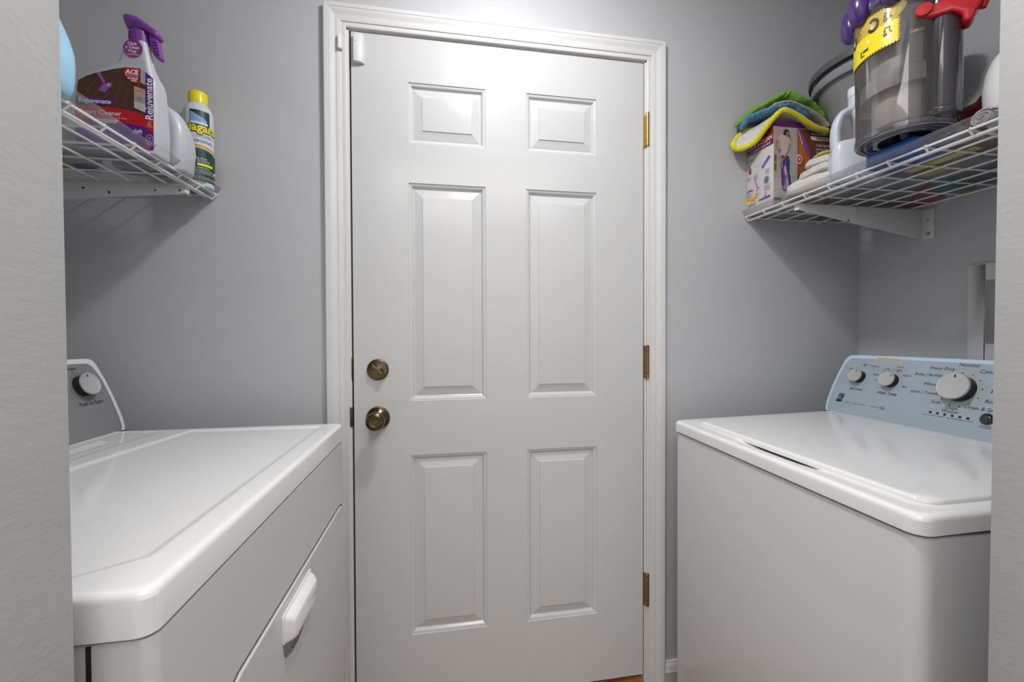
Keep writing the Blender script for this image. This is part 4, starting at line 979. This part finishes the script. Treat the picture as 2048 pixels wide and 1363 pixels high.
P = Print(rm_); P.poly([(.8550, 1.737), (.8590, 1.738), (.8605, 1.728), (.8570, 1.727)], .0016); P.poly([(.8650, 1.680), (.8730, 1.677), (.8790, 1.655), (.8775, 1.620), (.8760, 1.612), (.8740, 1.640), (.8680, 1.660)], .0016)
P.poly([(.8680, 1.612), (.8700, 1.607), (.8790, 1.606), (.8800, 1.611), (.8760, 1.614)], .0016); P.poly([(.9185, 1.802), (.9270, 1.803), (.9500, 1.770), (.9700, 1.725), (.9640, 1.715), (.9500, 1.738), (.9330, 1.765)], .0012)
P.poly([(.9760, 1.700), (.9630, 1.664), (.9500, 1.661), (.9560, 1.676), (.9700, 1.700)], .0012); P.build('print_mop', ink((.30, .05, .38)), bx)
P = Print(rm_); P.poly([(.8720, 1.684), (.8760, 1.684), (.8785, 1.672), (.8775, 1.655), (.8745, 1.660), (.8735, 1.672)], .0018); P.poly([(.9215, 1.800), (.9235, 1.801), (.9395, 1.758), (.9370, 1.755)], .0015)
P.poly(ell(.9255, 1.7090, .0115, .0148, 26), .0018); P.text('MULTI-SURFACE SPRAY MOP', .9700, 1.7925, .0090, .0012, align='LEFT', bold=.02); P.poly([(.967, 1.785), (1.0395, 1.785), (1.0395, 1.773), (.974, 1.773), (.970, 1.777)], .0010)
P.text('THE FASTEST,', .9880, 1.7570, .0105, .0010, align='LEFT', bold=.01, shear=.1); P.text('easiest Way', .9880, 1.7455, .0105, .0010, align='LEFT', bold=.01); P.text('To CLEAN!', .9880, 1.7335, .0105, .0010, align='LEFT', bold=.02); P.build('face_lettering', ink((.78, .75, .70)), bx)
P = Print(rm_); P.poly([(.9640, 1.787), (1.0395, 1.787), (1.0395, 1.8000), (.9570, 1.8000)], .0008); P.rect(.838, .862, 1.5765, 1.585, .0008); P.build('face_purple', ink((.08, .02, .10)), bx)
P = Print(rm_); P.poly(ell(.9258, 1.7088, .0080, .0105, 24), .0021); P.build('face_badge', ink((.62, .02, .03)), bx)
P = Print(rm_); P.text('TOP RATED: *****', .988, 1.779, .0070, .0014, align='LEFT', bold=.03); P.build('face_small_lettering', ink((.08, .05, .05)), bx)
P = Print(rm_); P.text('B', .9258, 1.7088, .0135, .0024, bold=.03); P.build('badge_letter', ink((.85, .8, .8)), bx)
# opened flap at the top
mb = MB(); mb.add([(.842, -.119, 1.808), (1.038, -.119, 1.808), (1.036, -.124, 1.822), (.846, -.124, 1.824), (.842, -.117, 1.808), (1.038, -.117, 1.808), (1.036, -.122, 1.822), (.846, -.122, 1.824)], bxv(0,1,0,1,0,1)[1]); mb.build('flap', ink((.13, .02, .16)), bx)

# --- microfibre cloths draped over the box
def terry(name, col, sc=500, st=.9, sheen=.3):
    m = mat(name, col, .92, bump=(sc, st, .0022), var=(180, .28), spec=.1)
    m.node_tree.nodes['Principled BSDF'].inputs['Sheen Weight'].default_value = sheen; return m
TY, TB, TG, TGR, TW, TC, TM = terry('yellow_terry', (.82, .72, .03)), terry('blue_terry', (.10, .24, .42)), terry('green_terry', (.19, .40, .04)), terry('grey_terry', (.46, .45, .44)), terry('white_terry', (.62, .60, .56), 300, .4), terry('cream_terry', (.68, .65, .60), 650), terry('maroon_terry', (.20, .008, .02))
def far(near, y, dz=.004, dx=.0): return [(a+dx, min(max(b+.08, y), y), c+dz) for a, b, c in near]
t = empty('cleaning_cloth', (.90, -.08, 1.80), 'white cloth with thick yellow border, lowest of the four draped over the mop box', 'cloth', 'cloths draped over the mop box')
yn = [(.762, -.038, 1.764), (.787, -.052, 1.766), (.808, -.078, 1.780), (.820, -.104, 1.808), (.846, -.130, 1.847), (.875, -.138, 1.845), (.915, -.138, 1.829), (.965, -.138, 1.805), (1.014, -.136, 1.796)]
yf = [(.768, -.020, 1.790), (.782, -.018, 1.812), (.800, -.018, 1.828), (.820, -.018, 1.838), (.848, -.018, 1.846), (.875, -.018, 1.842), (.92, -.018, 1.834), (.97, -.018, 1.822), (1.012, -.018, 1.819)]
cloth('cloth_sheet', yn, yf, .006, TW, t, n=60, k=16, fz=.0006)
per = catmull(yn, 60)+catmull(yf[::-1], 50); per.append(per[0])
mb = MB(); mb.tube([p+Vector((0, 0, noise.noise(p*40)*.0015)) for p in per], [.0082+.0012*noise.noise(p*70) for p in per], 12); brd = mb.build('cloth_border', TY, t, smooth=180); brd['label'] = 'thick yellow terry border'
t = cloth('cleaning_cloth', [(.790, -.034, 1.836), (.801, -.05, 1.862), (.821, -.08, 1.868), (.843, -.105, 1.870), (.868, -.125, 1.871), (.895, -.132, 1.865), (.945, -.134, 1.838)], [(.795, -.016, 1.843), (.805, -.016, 1.866), (.824, -.016, 1.872), (.845, -.016, 1.873), (.868, -.016, 1.872), (.895, -.016, 1.866), (.945, -.016, 1.846)], .018, TB, fz=.0034, fs=130)
tag(t, 'blue microfibre cloth between the yellow-bordered cloth and the grey one', 'cloth', 'cloths draped over the mop box')
t = cloth('cleaning_cloth', [(.852, -.106, 1.885), (.882, -.128, 1.884), (.925, -.136, 1.868), (.962, -.138, 1.852), (.998, -.138, 1.831), (1.018, -.137, 1.813)], [(.852, -.016, 1.888), (.882, -.016, 1.886), (.925, -.016, 1.872), (.962, -.016, 1.858), (.998, -.018, 1.844), (1.018, -.018, 1.834)], .010, TGR, fz=.0012, fs=60)
tag(t, 'grey cloth lying under the green one, on top of the blue cloth', 'cloth', 'cloths draped over the mop box')
t = cloth('cleaning_cloth', [(.783, -.026, 1.852), (.802, -.036, 1.872), (.820, -.054, 1.888), (.859, -.085, 1.908), (.880, -.105, 1.918), (.899, -.122, 1.916), (.925, -.130, 1.896), (.962, -.130, 1.884), (.990, -.130, 1.864), (1.006, -.130, 1.838)], [(.786, -.014, 1.856), (.804, -.014, 1.876), (.822, -.014, 1.892), (.859, -.014, 1.908), (.880, -.014, 1.916), (.899, -.014, 1.912), (.925, -.014, 1.898), (.962, -.014, 1.888), (.985, -.03, 1.87), (.998, -.045, 1.85)], .017, TG, fz=.0036, fs=150)
tag(t, 'bright green microfibre cloth, topmost of those draped over the mop box', 'cloth', 'cloths draped over the mop box')

# --- grey basin behind
bk = empty('plastic_bucket', (1.11, -.21, SZR), 'dark grey plastic bucket with a rim behind the mop box on the right shelf', 'bucket')
GB = mat('grey_bucket_plastic', (.27, .28, .285), .38)
pr = [(.080, SZR), (.084, SZR+.004), (.090, 1.66), (.098, 1.74), (.110, 1.80), (.126, 1.85), (.143, 1.89), (.152, 1.915)]
mb = MB(); mb.lathe(pr+[(.149, 1.915), (.139, 1.888), (.122, 1.85), (.106, 1.80), (.094, 1.74), (.086, 1.66), (.078, SZR+.008), (.001, SZR+.008)], (1.11, -.21, 0), 64); mb.build('bucket_body', GB, bk, smooth=50)
mb = MB(); mb.lathe([(.150, 1.906), (.162, 1.906), (.1645, 1.912), (.1645, 1.928), (.162, 1.932), (.158, 1.932), (.157, 1.920), (.150, 1.918)], (1.11, -.21, 0), 64, close=False); mb.build('rim', GB, bk, smooth=30)
mb = MB(); mb.lathe([(.160, 1.944), (.171, 1.942), (.1725, 1.948), (.171, 1.962), (.166, 1.966), (.161, 1.962), (.160, 1.950)], (1.11, -.21, 0), 64, close=False); mb.lathe([(.158, 1.931), (.158, 1.946)], (1.11, -.21, 0), 48, close=False); mb.build('upper_rim', mat('darker_grey_plastic', (.10, .105, .11), .35), bk, smooth=30)

# --- cream towels in a heap
def towel_pile(name, c, s, label, rz, m, nz=(9, .18)):
    t = empty(name, (c[0], c[1], c[2]-s[2]), label, 'towel', 'cream towels beside the mop box')
    blob('towel_fold', c, s, m, t, e=.55, seg=90, rings=50, nz=nz, rz=rz)
    blob('towel_fold', (c[0]-.004, c[1]-.006, c[2]-s[2]*.42), (s[0]*1.05, s[1]*1.03, s[2]*.55), m, t, e=.5, seg=90, rings=40, nz=nz, rz=rz+.05)
    return t
towel_pile('folded_towel', (.900, -.218, SZR+.030), (.062, .076, .029), 'flat cream terry towel at the bottom of the heap beside the jug', .12, TC)
towel_pile('folded_towel', (.922, -.215, SZR+.076), (.050, .062, .017), 'small crumpled white towel in the middle of the heap beside the jug', -.2, TC, (12, .3))
towel_pile('folded_towel', (.935, -.205, SZR+.109), (.042, .045, .016), 'rolled cream towel on top of the heap, left of the jug', .3, TC, (12, .25))
t = empty('dust_cloth', (.94, -.205, SZR+.126), 'pale yellow cloth strip on top of the cream towels', 'cloth')
blob('cloth_lump', (.942, -.210, SZR+.131), (.038, .030, .0062), terry('pale_yellow_terry', (.72, .58, .14)), t, e=.6, seg=60, rings=20, nz=(12, .3), rz=-.3)

# --- white jug with a moulded handle
jg = empty('white_jug', (.87, -.36, SZR), 'translucent white plastic jug with moulded handle on the right shelf', 'jug')
JM = mat('milky_plastic', (.62, .66, .72), .32, sss=.35, coat=.1)
ju = Vector((.78, -.6257, 0)); jn = Vector((.6257, .78, 0)); JO = Vector((.833, -.326, 0))
def jp(a, b, d): return JO + ju*a + jn*d + Vector((0, 0, b))
# outline loops: body below the handle, then split into body column and handle
def jring(zz, a0, a1, dep, r=.02, c=.0):
    return [(a, d, zz) for a, d in rrect(a0, a1, c-dep/2, c+dep/2, min(r, dep*.48, (a1-a0)*.48), 6)]
def jloft(name, rings, m, par, sm=60, caps=True):
    V = []; F = []; n = len(rings[0])
    for R_ in rings: V += [jp(a, z, d+.045) for a, d, z in R_]
    for i in range(len(rings)-1):
        for k in range(n): F.append((i*n+k, i*n+(k+1) % n, (i+1)*n+(k+1) % n, (i+1)*n+k))
    if caps: F.append(tuple(range(n))); F.append(tuple((len(rings)-1)*n+k for k in range(n)))
    return mesh(name, V, F, m, par, smooth=sm)
z = SZR
jloft('jug_body', [jring(z, .004, .112, .085), jring(z+.004, .000, .116, .092), jring(z+.03, -.004, .118, .094), jring(z+.075, -.004, .118, .094), jring(z+.098, -.001, .118, .092), jring(z+.106, .002, .118, .090), jring(z+.110, .008, .117, .082)], JM, jg)
jloft('jug_shoulder', [jring(z+.100, .052, .118, .082, .02), jring(z+.135, .051, .118, .080), jring(z+.165, .048, .116, .076), jring(z+.185, .042, .110, .066), jring(z+.198, .036, .096, .050), jring(z+.207, .034, .078, .040, .018), jring(z+.213, .036, .072, .036, .017), jring(z+.236, .037, .071, .034, .0165)], JM, jg)
mb = MB()
hp_ = catmull([(.012, z+.100), (.0085, z+.125), (.0095, z+.155), (.0155, z+.180), (.028, z+.195), (.046, z+.203)], 20)
hp_ = catmull([Vector((a, b, 0)) for a, b in [(.012, z+.098), (.0095, z+.125), (.0105, z+.155), (.0165, z+.178), (.028, z+.193), (.050, z+.198)]], 22)
V = []; F = []; K = 14
for i, p in enumerate(hp_):
    tn = (hp_[min(i+1, 21)]-hp_[max(i-1, 0)]).normalized(); no = Vector((-tn.y, tn.x, 0))
    for k in range(K):
        a = 2*PI*k/K; V.append(jp(p.x+no.x*.0125*math.cos(a), p.y+no.y*.0125*math.cos(a), .045+.024*math.sin(a)))
for i in range(21):
    for k in range(K): F.append((i*K+k, i*K+(k+1) % K, (i+1)*K+(k+1) % K, (i+1)*K+k))
F.append(tuple(range(K))); F.append(tuple(21*K+k for k in range(K)))
mesh('jug_handle', V, F, JM, jg, smooth=60)
mb = MB(); mb.lathe([(.0185, z+.234), (.019, z+.236), (.0185, z+.256), (.017, z+.258), (.001, z+.258)], jp(.054, 0, .045), 32); mb.build('cap', mat('white_cap_jug', (.75, .78, .82), .35), jg)

# --- blue tub lying under the dust bin
bt = empty('blue_carton', (.93, -.49, SZR), 'bright blue flat pack under the clear vacuum dust bin', 'pack')
box('pack_body', .838, .965, -.515, -.404, SZR, SZR+.040, mat('blue_plastic', (.01, .13, .62), .3, coat=.2), bt, bevel=.007, seg=4)
P = Print(lambda u, v, l: (u, v, SZR-l)); P.rect(.93, .96, -.56, -.42, .0006); P.build('printed_band', ink((.7, .65, .12)), bt)

# --- vacuum dust bin
vb = empty('vacuum_dust_bin', (.854, -.48, 1.598), 'clear plastic vacuum cleaner dust bin with yellow warning sticker and red catch', 'dust bin')
VC = (.854, -.480, 0); z = 1.598
CLEAR = clear_mat('clear_smoky_plastic', (.90, .885, .875), .10, .04, .10, (.62, .58, .56))
CLEAR2 = clear_mat('clear_plastic', (.86, .86, .865), .16, .05, .07, (.65, .66, .68))
SMOKE = mat('smoked_plastic', (.045, .042, .048), .12, coat=1)
prof = [(.0855, z+.004), (.0865, z+.012), (.0870, z+.10), (.0885, z+.18), (.0915, z+.262), (.0915, z+.29)]
mb = MB(); mb.lathe(prof, VC, 72, close=False); mb.build('bin_wall', CLEAR, vb, smooth=60)
mb = MB(); mb.lathe([(.0865, z+.014), (.0885, z+.012), (.0880, z+.002), (.084, z-.001), (.076, z-.0015), (.074, z+.003), (.0715, z+.003), (.070, z-.001), (.058, z-.001), (.056, z+.004), (.050, z+.004), (.048, z+.0)], VC, 72, close=False); mb.build('bin_base', CLEAR2, vb, smooth=30)
mb = MB()
for r_ in (.0845, .0735, .0605): mb.lathe([(r_-.0012, z+.0012), (r_, z-.002), (r_+.0012, z+.0012), (r_, z+.003), (r_-.0012, z+.0012)], VC, 60, close=False)
mb.build('base_ring', mat('base_ring_grey', (.25, .27, .29), .2, coat=.6), vb, smooth=60)
box_r = mat('cyclone_grey', (.50, .47, .46), .42, .0)
mb = MB(); mb.lathe([(.046, z+.001), (.046, z+.022), (.038, z+.024), (.036, z+.010), (.020, z+.010)], VC, 48, close=False); mb.build('base_cup', mat('dark_grey_plastic', (.085, .08, .078), .3), vb, smooth=30)
mb = MB(); mb.tube([(.854-.010, -.480-.012, z+.004), (.854-.022, -.480-.020, z+.012)], .010, 20); mb.tube([(.854+.016, -.480-.002, z+.002), (.854+.014, -.480, z+.02)], .015, 20); mb.build('base_ports', SMOKE, vb, smooth=40)
mb = MB(); mb.lathe([(.047, z+.022), (.056, z+.030), (.0575, z+.130)], VC, 56, close=False); mb.build('inner_cone', box_r, vb, smooth=40)
mb = MB(); mb.lathe([(.060, z+.120), (.0765, z+.100), (.0775, z+.108), (.0765, z+.135), (.066, z+.142), (.064, z+.27)], VC, 64, close=False); mb.build('cyclone_shroud', mat('shroud_grey', (.36, .35, .345), .4, .0), vb, smooth=40)
mb = MB(); mb.lathe([(.0905, z+.284), (.0945, z+.286), (.0955, z+.292), (.0945, z+.298), (.089, z+.300)], VC, 72, close=False); mb.build('collar', CLEAR2, vb, smooth=40)
# dark side duct
TCX, TCY = .8505, -.5565
mb = MB(); mb.lathe([(.030, z+.026), (.031, z+.030), (.031, z+.27)], (TCX, TCY, 0), 44, close=True); mb.build('side_duct', SMOKE, vb, smooth=40)
mb = MB(); mb.lathe([(.020, z+.012), (.030, z+.013), (.033, z+.018), (.033, z+.024), (.030, z+.027)], (TCX, TCY, 0), 44, close=True); mb.build('duct_foot', CLEAR2, vb, smooth=40)
# red catch: wing-shaped lever across the duct
rd = mat('red_plastic', (.55, .012, .02), .24, coat=.3)
K0 = Vector((.851, -.575, 0)); ku = Vector((.61, -.79, 0)).normalized(); kn = Vector((.79, .61, 0)).normalized()
kp = lambda a, b, d: K0 + ku*a + kn*d + Vector((0, 0, b))
wing = [(-.0480, 1.8180), (-.0360, 1.8125), (-.0180, 1.8110), (-.0037, 1.8102), (.0110, 1.7990), (.0125, 1.7860), (.0165, 1.7780), (.0240, 1.7795), (.0290, 1.7870), (.0300, 1.7960), (.0370, 1.8080), (.0390, 1.8160), (.0355, 1.8240), (.0180, 1.8340), (-.0005, 1.8400), (-.0180, 1.8390), (-.0330, 1.8360), (-.0450, 1.8330)]
mb = MB(); mb.prism(wing, kp, -.027, .012); rc = mb.build('catch', rd, vb, bevel=.004, seg=3)
mb = MB(); rt = Matrix((ku, Vector((0, 0, 1)), -kn)).transposed().to_4x4(); mb.lathe([(.0125, -.01), (.0135, .006), (.0125, .012), (.001, .0125)], kp(-.0445, 1.8295, -.022), 28, rt); mb.build('catch_pivot', rd, rc, smooth=40)
mb = MB(); mb.tube([kp(.010, 1.838, .004), kp(.03, 1.832, .002), kp(.045, 1.819, 0), kp(.040, 1.806, 0)], [.009, .009, .008, .006], 14); mb.build('catch_tip', rd, rc, smooth=60)
mb = MB(); mb.prism([(-.075, 1.802), (-.050, 1.800), (-.032, 1.806), (-.034, 1.814), (-.060, 1.820), (-.075, 1.822)], kp, -.004, .014); mb.build('catch_bracket', CLEAR2, vb, bevel=.002)
# purple cyclone lobes at the top
PL = mat('violet_plastic', (.06, .02, .15), .22, coat=.5)
mb = MB(); mb.lathe([(.070, z+.287), (.094, z+.290), (.096, z+.31), (.080, z+.335), (.04, z+.345)], VC, 48); mb.build('top_cap', PL, vb, smooth=40)
for k in range(9):
    a = math.radians(-195+40*k); R_ = .0935
    mb = MB(); c_ = (VC[0]+R_*math.cos(a), VC[1]+R_*math.sin(a), 0)
    mb.lathe([(.004, z+.268), (.014, z+.272), (.021, z+.284), (.0235, z+.31), (.021, z+.335), (.012, z+.350)], c_, 22); mb.build('cyclone_lobe', PL, vb, smooth=60)
# yellow warning sticker
vm = cylmap(VC[0], VC[1], .0895, -150)
dg_ = lambda a: math.radians(((a+360) % 360)-210)*.0895
SP = [(131, 1.786), (131, 1.881), (145, 1.8795), (160, 1.8765), (182, 1.8715), (200, 1.8705), (213, 1.8700), (218.5, 1.8660), (220, 1.8590), (218, 1.8500), (214, 1.8430), (212, 1.8370), (213, 1.7845), (205.5, 1.7836), (176, 1.7807), (150, 1.7795)]
P = Print(vm)
def top_s(a): 
    for (a0, z0), (a1, z1) in zip([(131, 1.881), (145, 1.8795), (160, 1.8765), (182, 1.8715), (200, 1.8705), (213, 1.8695)][:-1], [(145, 1.8795), (160, 1.8765), (182, 1.8715), (200, 1.8705), (213, 1.8695)]):
        if a0 <= a <= a1: return z0+(z1-z0)*(a-a0)/(a1-a0)
    return 1.8695
def bot_s(a): return 1.7795+(1.7845-1.7795)*(a-131)/82
N_ = 34
P.strip([(dg_(131+82*i/N_), top_s(131+82*i/N_)) for i in range(N_+1)], [(dg_(131+82*i/N_), bot_s(131+82*i/N_)) for i in range(N_+1)], .0010)
P.poly([(dg_(213), 1.8695), (dg_(217.5), 1.8670), (dg_(220), 1.8590), (dg_(218), 1.8500), (dg_(213), 1.8425)], .0010)
P.build('warning_sticker', ink((.88, .70, .005), .35), vb)
P = Print(vm)
for i in range(22):
    a = 133+3.7*i
    if a < 212: P.poly([(dg_(a), bot_s(a)), (dg_(a+1.6), bot_s(a)), (dg_(a+2.8), bot_s(a)+.0032), (dg_(a+1.2), bot_s(a)+.0032)], .0013); P.poly([(dg_(a), top_s(a)-.0032), (dg_(a+1.6), top_s(a)-.0032), (dg_(a+2.8), top_s(a)), (dg_(a+1.2), top_s(a))], .0013)
for i in range(9): P.poly([(dg_(211.2), 1.788+.006*i), (dg_(213), 1.790+.006*i), (dg_(213), 1.7925+.006*i), (dg_(211.2), 1.7905+.006*i)], .0013)
for (a, zz) in ((200, 1.849), (200, 1.8165)):       # small vacuum pictograms
    for (p0, p1, q0, q1) in ((-4, 3, .006, .009), (1.5, 3, -.004, .009), (-4.5, -2, -.002, .0045), (-5, -.6, -.010, -.0035), (3, 5, -.006, -.003)): P.rect(dg_(a+p0), dg_(a+p1), zz+q0, zz+q1, .0013, 2)
P.rect(dg_(163), dg_(170), 1.7915, 1.7945, .0013); P.rect(dg_(163), dg_(165), 1.7915, 1.806, .0013); P.rect(dg_(167), dg_(176), 1.799, 1.8045, .0013, 2)
for (a, zz, r_) in ((182.5, 1.846, .0155), (146, 1.842, .0145)):
    n = 20
    for i in range(n):
        t0, t1 = math.radians(-165+300*i/n), math.radians(-165+300*(i+1)/n); u0 = dg_(a)
        P.poly([(u0+r_*.8*math.cos(t0), zz+r_*math.sin(t0)), (u0+r_*.8*math.cos(t1), zz+r_*math.sin(t1)), (u0+r_*.42*math.cos(t1), zz+r_*.55*math.sin(t1)), (u0+r_*.42*math.cos(t0), zz+r_*.55*math.sin(t0))], .0013)
P.build('sticker_print', ink((.03, .025, .02)), vb)
P = Print(vm)
for (a, zz) in ((201.5, 1.836), (201.5, 1.803), (176, 1.8165)): P.poly([(dg_(a-2), zz-.0035), (dg_(a+2.4), zz-.0035), (dg_(a+2.4), zz+.002), (dg_(a+.4), zz+.0045), (dg_(a-2), zz+.002)], .0014)
P.poly([(dg_(178), 1.850), (dg_(188), 1.858), (dg_(186), 1.862), (dg_(176), 1.853)], .0014); P.rect(dg_(179), dg_(182.5), 1.840, 1.850, .0014); P.rect(dg_(144), dg_(148), 1.837, 1.848, .0014)
P.build('sticker_white_print', ink((.8, .8, .78)), vb)
P = Print(vm)
for s in (1, -1): P.poly([(dg_(160-3.5), 1.853-s*.006), (dg_(160-2.7), 1.853-s*.007), (dg_(160+3.5), 1.853+s*.006), (dg_(160+2.7), 1.853+s*.007)][::s], .0014)
P.build('sticker_cross', ink((.7, .03, .02)), vb)

# --- maroon cloth, grey roll, white bottle at the near end
t = empty('maroon_towel', (.96, -.535, SZR), 'dark red terry towel bundled behind the vacuum dust bin', 'towel')
blob('towel_fold', (.975, -.545, SZR+.026), (.045, .028, .026), TM, t, e=.7, seg=60, rings=36, nz=(10, .3), rz=.2)
blob('towel_fold', (.995, -.545, SZR+.085), (.040, .033, .038), TM, t, e=.8, seg=60, rings=36, nz=(9, .3), rz=-.2)
t = empty('rolled_cloth', (.865, -.628, SZR), 'pale grey rolled cloth between the red towel and the white bottle', 'cloth')
rot_ = Matrix.Rotation(PI/2, 4, 'Y') @ Matrix.Rotation(0, 4, 'Z')
V = []; F = []; n = 60
for i in range(n+1):
    th = 2*PI*2.4*i/n; r_ = .004+.0135*i/n
    for d in (-.0015, .0015): 
        for x_ in (.842, .866): V.append((x_+.004*math.sin(th), -.628+(r_+d)*math.cos(th), SZR+.0195+(r_+d)*math.sin(th)))
for i in range(n):
    a = i*4; F += [(a, a+4, a+5, a+1), (a+2, a+3, a+7, a+6), (a, a+2, a+6, a+4), (a+1, a+5, a+7, a+3)]
mesh('cloth_roll', V, F, TGR, t, smooth=180)
wb = empty('white_bottle', (.934, -.643, SZR), 'rounded white plastic bottle at the near end of the right shelf', 'bottle')
mb = MB(); mb.lathe([(.046, SZR), (.050, SZR+.004), (.056, SZR+.03), (.0610, SZR+.065), (.0615, SZR+.09), (.058, SZR+.12), (.050, SZR+.145), (.036, SZR+.165), (.02, SZR+.178), (.018, SZR+.20)], (.934, -.643, 0), 56); mb.build('bottle_body', mat('white_bottle_plastic', (.76, .76, .76), .3, coat=.15), wb, smooth=60)
mb = MB(); mb.lathe([(.020, SZR+.196), (.021, SZR+.198), (.020, SZR+.225), (.001, SZR+.227)], (.934, -.643, 0), 28); mb.build('cap', PLAST, wb)

# --- packs lying on the right shelf, seen from below between the wires
z = SZR+.0008
pack('clear_pack', .985, 1.115, -.500, -.375, z, .05, (.40, .41, .40), 'cloudy pack with yellow print seen through the wires of the right shelf', 'pack', [(.985, 1.03, -.48, -.40, (.72, .68, .14)), (1.03, 1.09, -.40, -.385, (.25, .45, .6))])
pack('dark_pack', 1.125, 1.275, -.480, -.365, z, .05, (.055, .06, .07), 'near-black pack with grey print seen through the wires of the right shelf', 'pack', [(1.13, 1.26, -.43, -.425, (.4, .42, .42)), (1.13, 1.26, -.41, -.407, (.4, .42, .42))])
pack('teal_pack', 1.205, 1.285, -.345, -.282, z, .04, (.05, .30, .36), 'small teal pack seen through the wires near the right wall', 'pack', [(1.24, 1.285, -.335, -.31, (.7, .62, .12))])
pack('pink_pack', 1.212, 1.288, -.270, -.150, z, .045, (.62, .03, .16), 'bright pink pack nearest the right wall, above the bracket', 'pack', [])
pack('pale_pack', .975, 1.11, -.362, -.300, z, .035, (.45, .46, .46), 'pale grey pack beside the jug, seen from below', 'pack', [(1.00, 1.07, -.35, -.31, (.12, .28, .42))])
pack('white_pack', .985, 1.25, -.70, -.520, z, .05, (.60, .57, .55), 'white pack with brown print near the wall end, seen from below', 'pack', [(1.06, 1.2, -.62, -.56, (.4, .32, .25))])

# ================================================================== finish: put origins at the base, lift the whole place so that the floor is at z = 0
for o in list(D.objects):
    if o.parent is None:
        if o.type == 'MESH':
            vs = [v.co for v in o.data.vertices]
            c = Vector(((min(v.x for v in vs)+max(v.x for v in vs))/2, (min(v.y for v in vs)+max(v.y for v in vs))/2, min(v.z for v in vs)))
            o.data.transform(Matrix.Translation(-c)); o.location = c
            for ch in o.children: ch.location = ch.location - c
        o.location.z += ZO
bpy.context.view_layer.update()
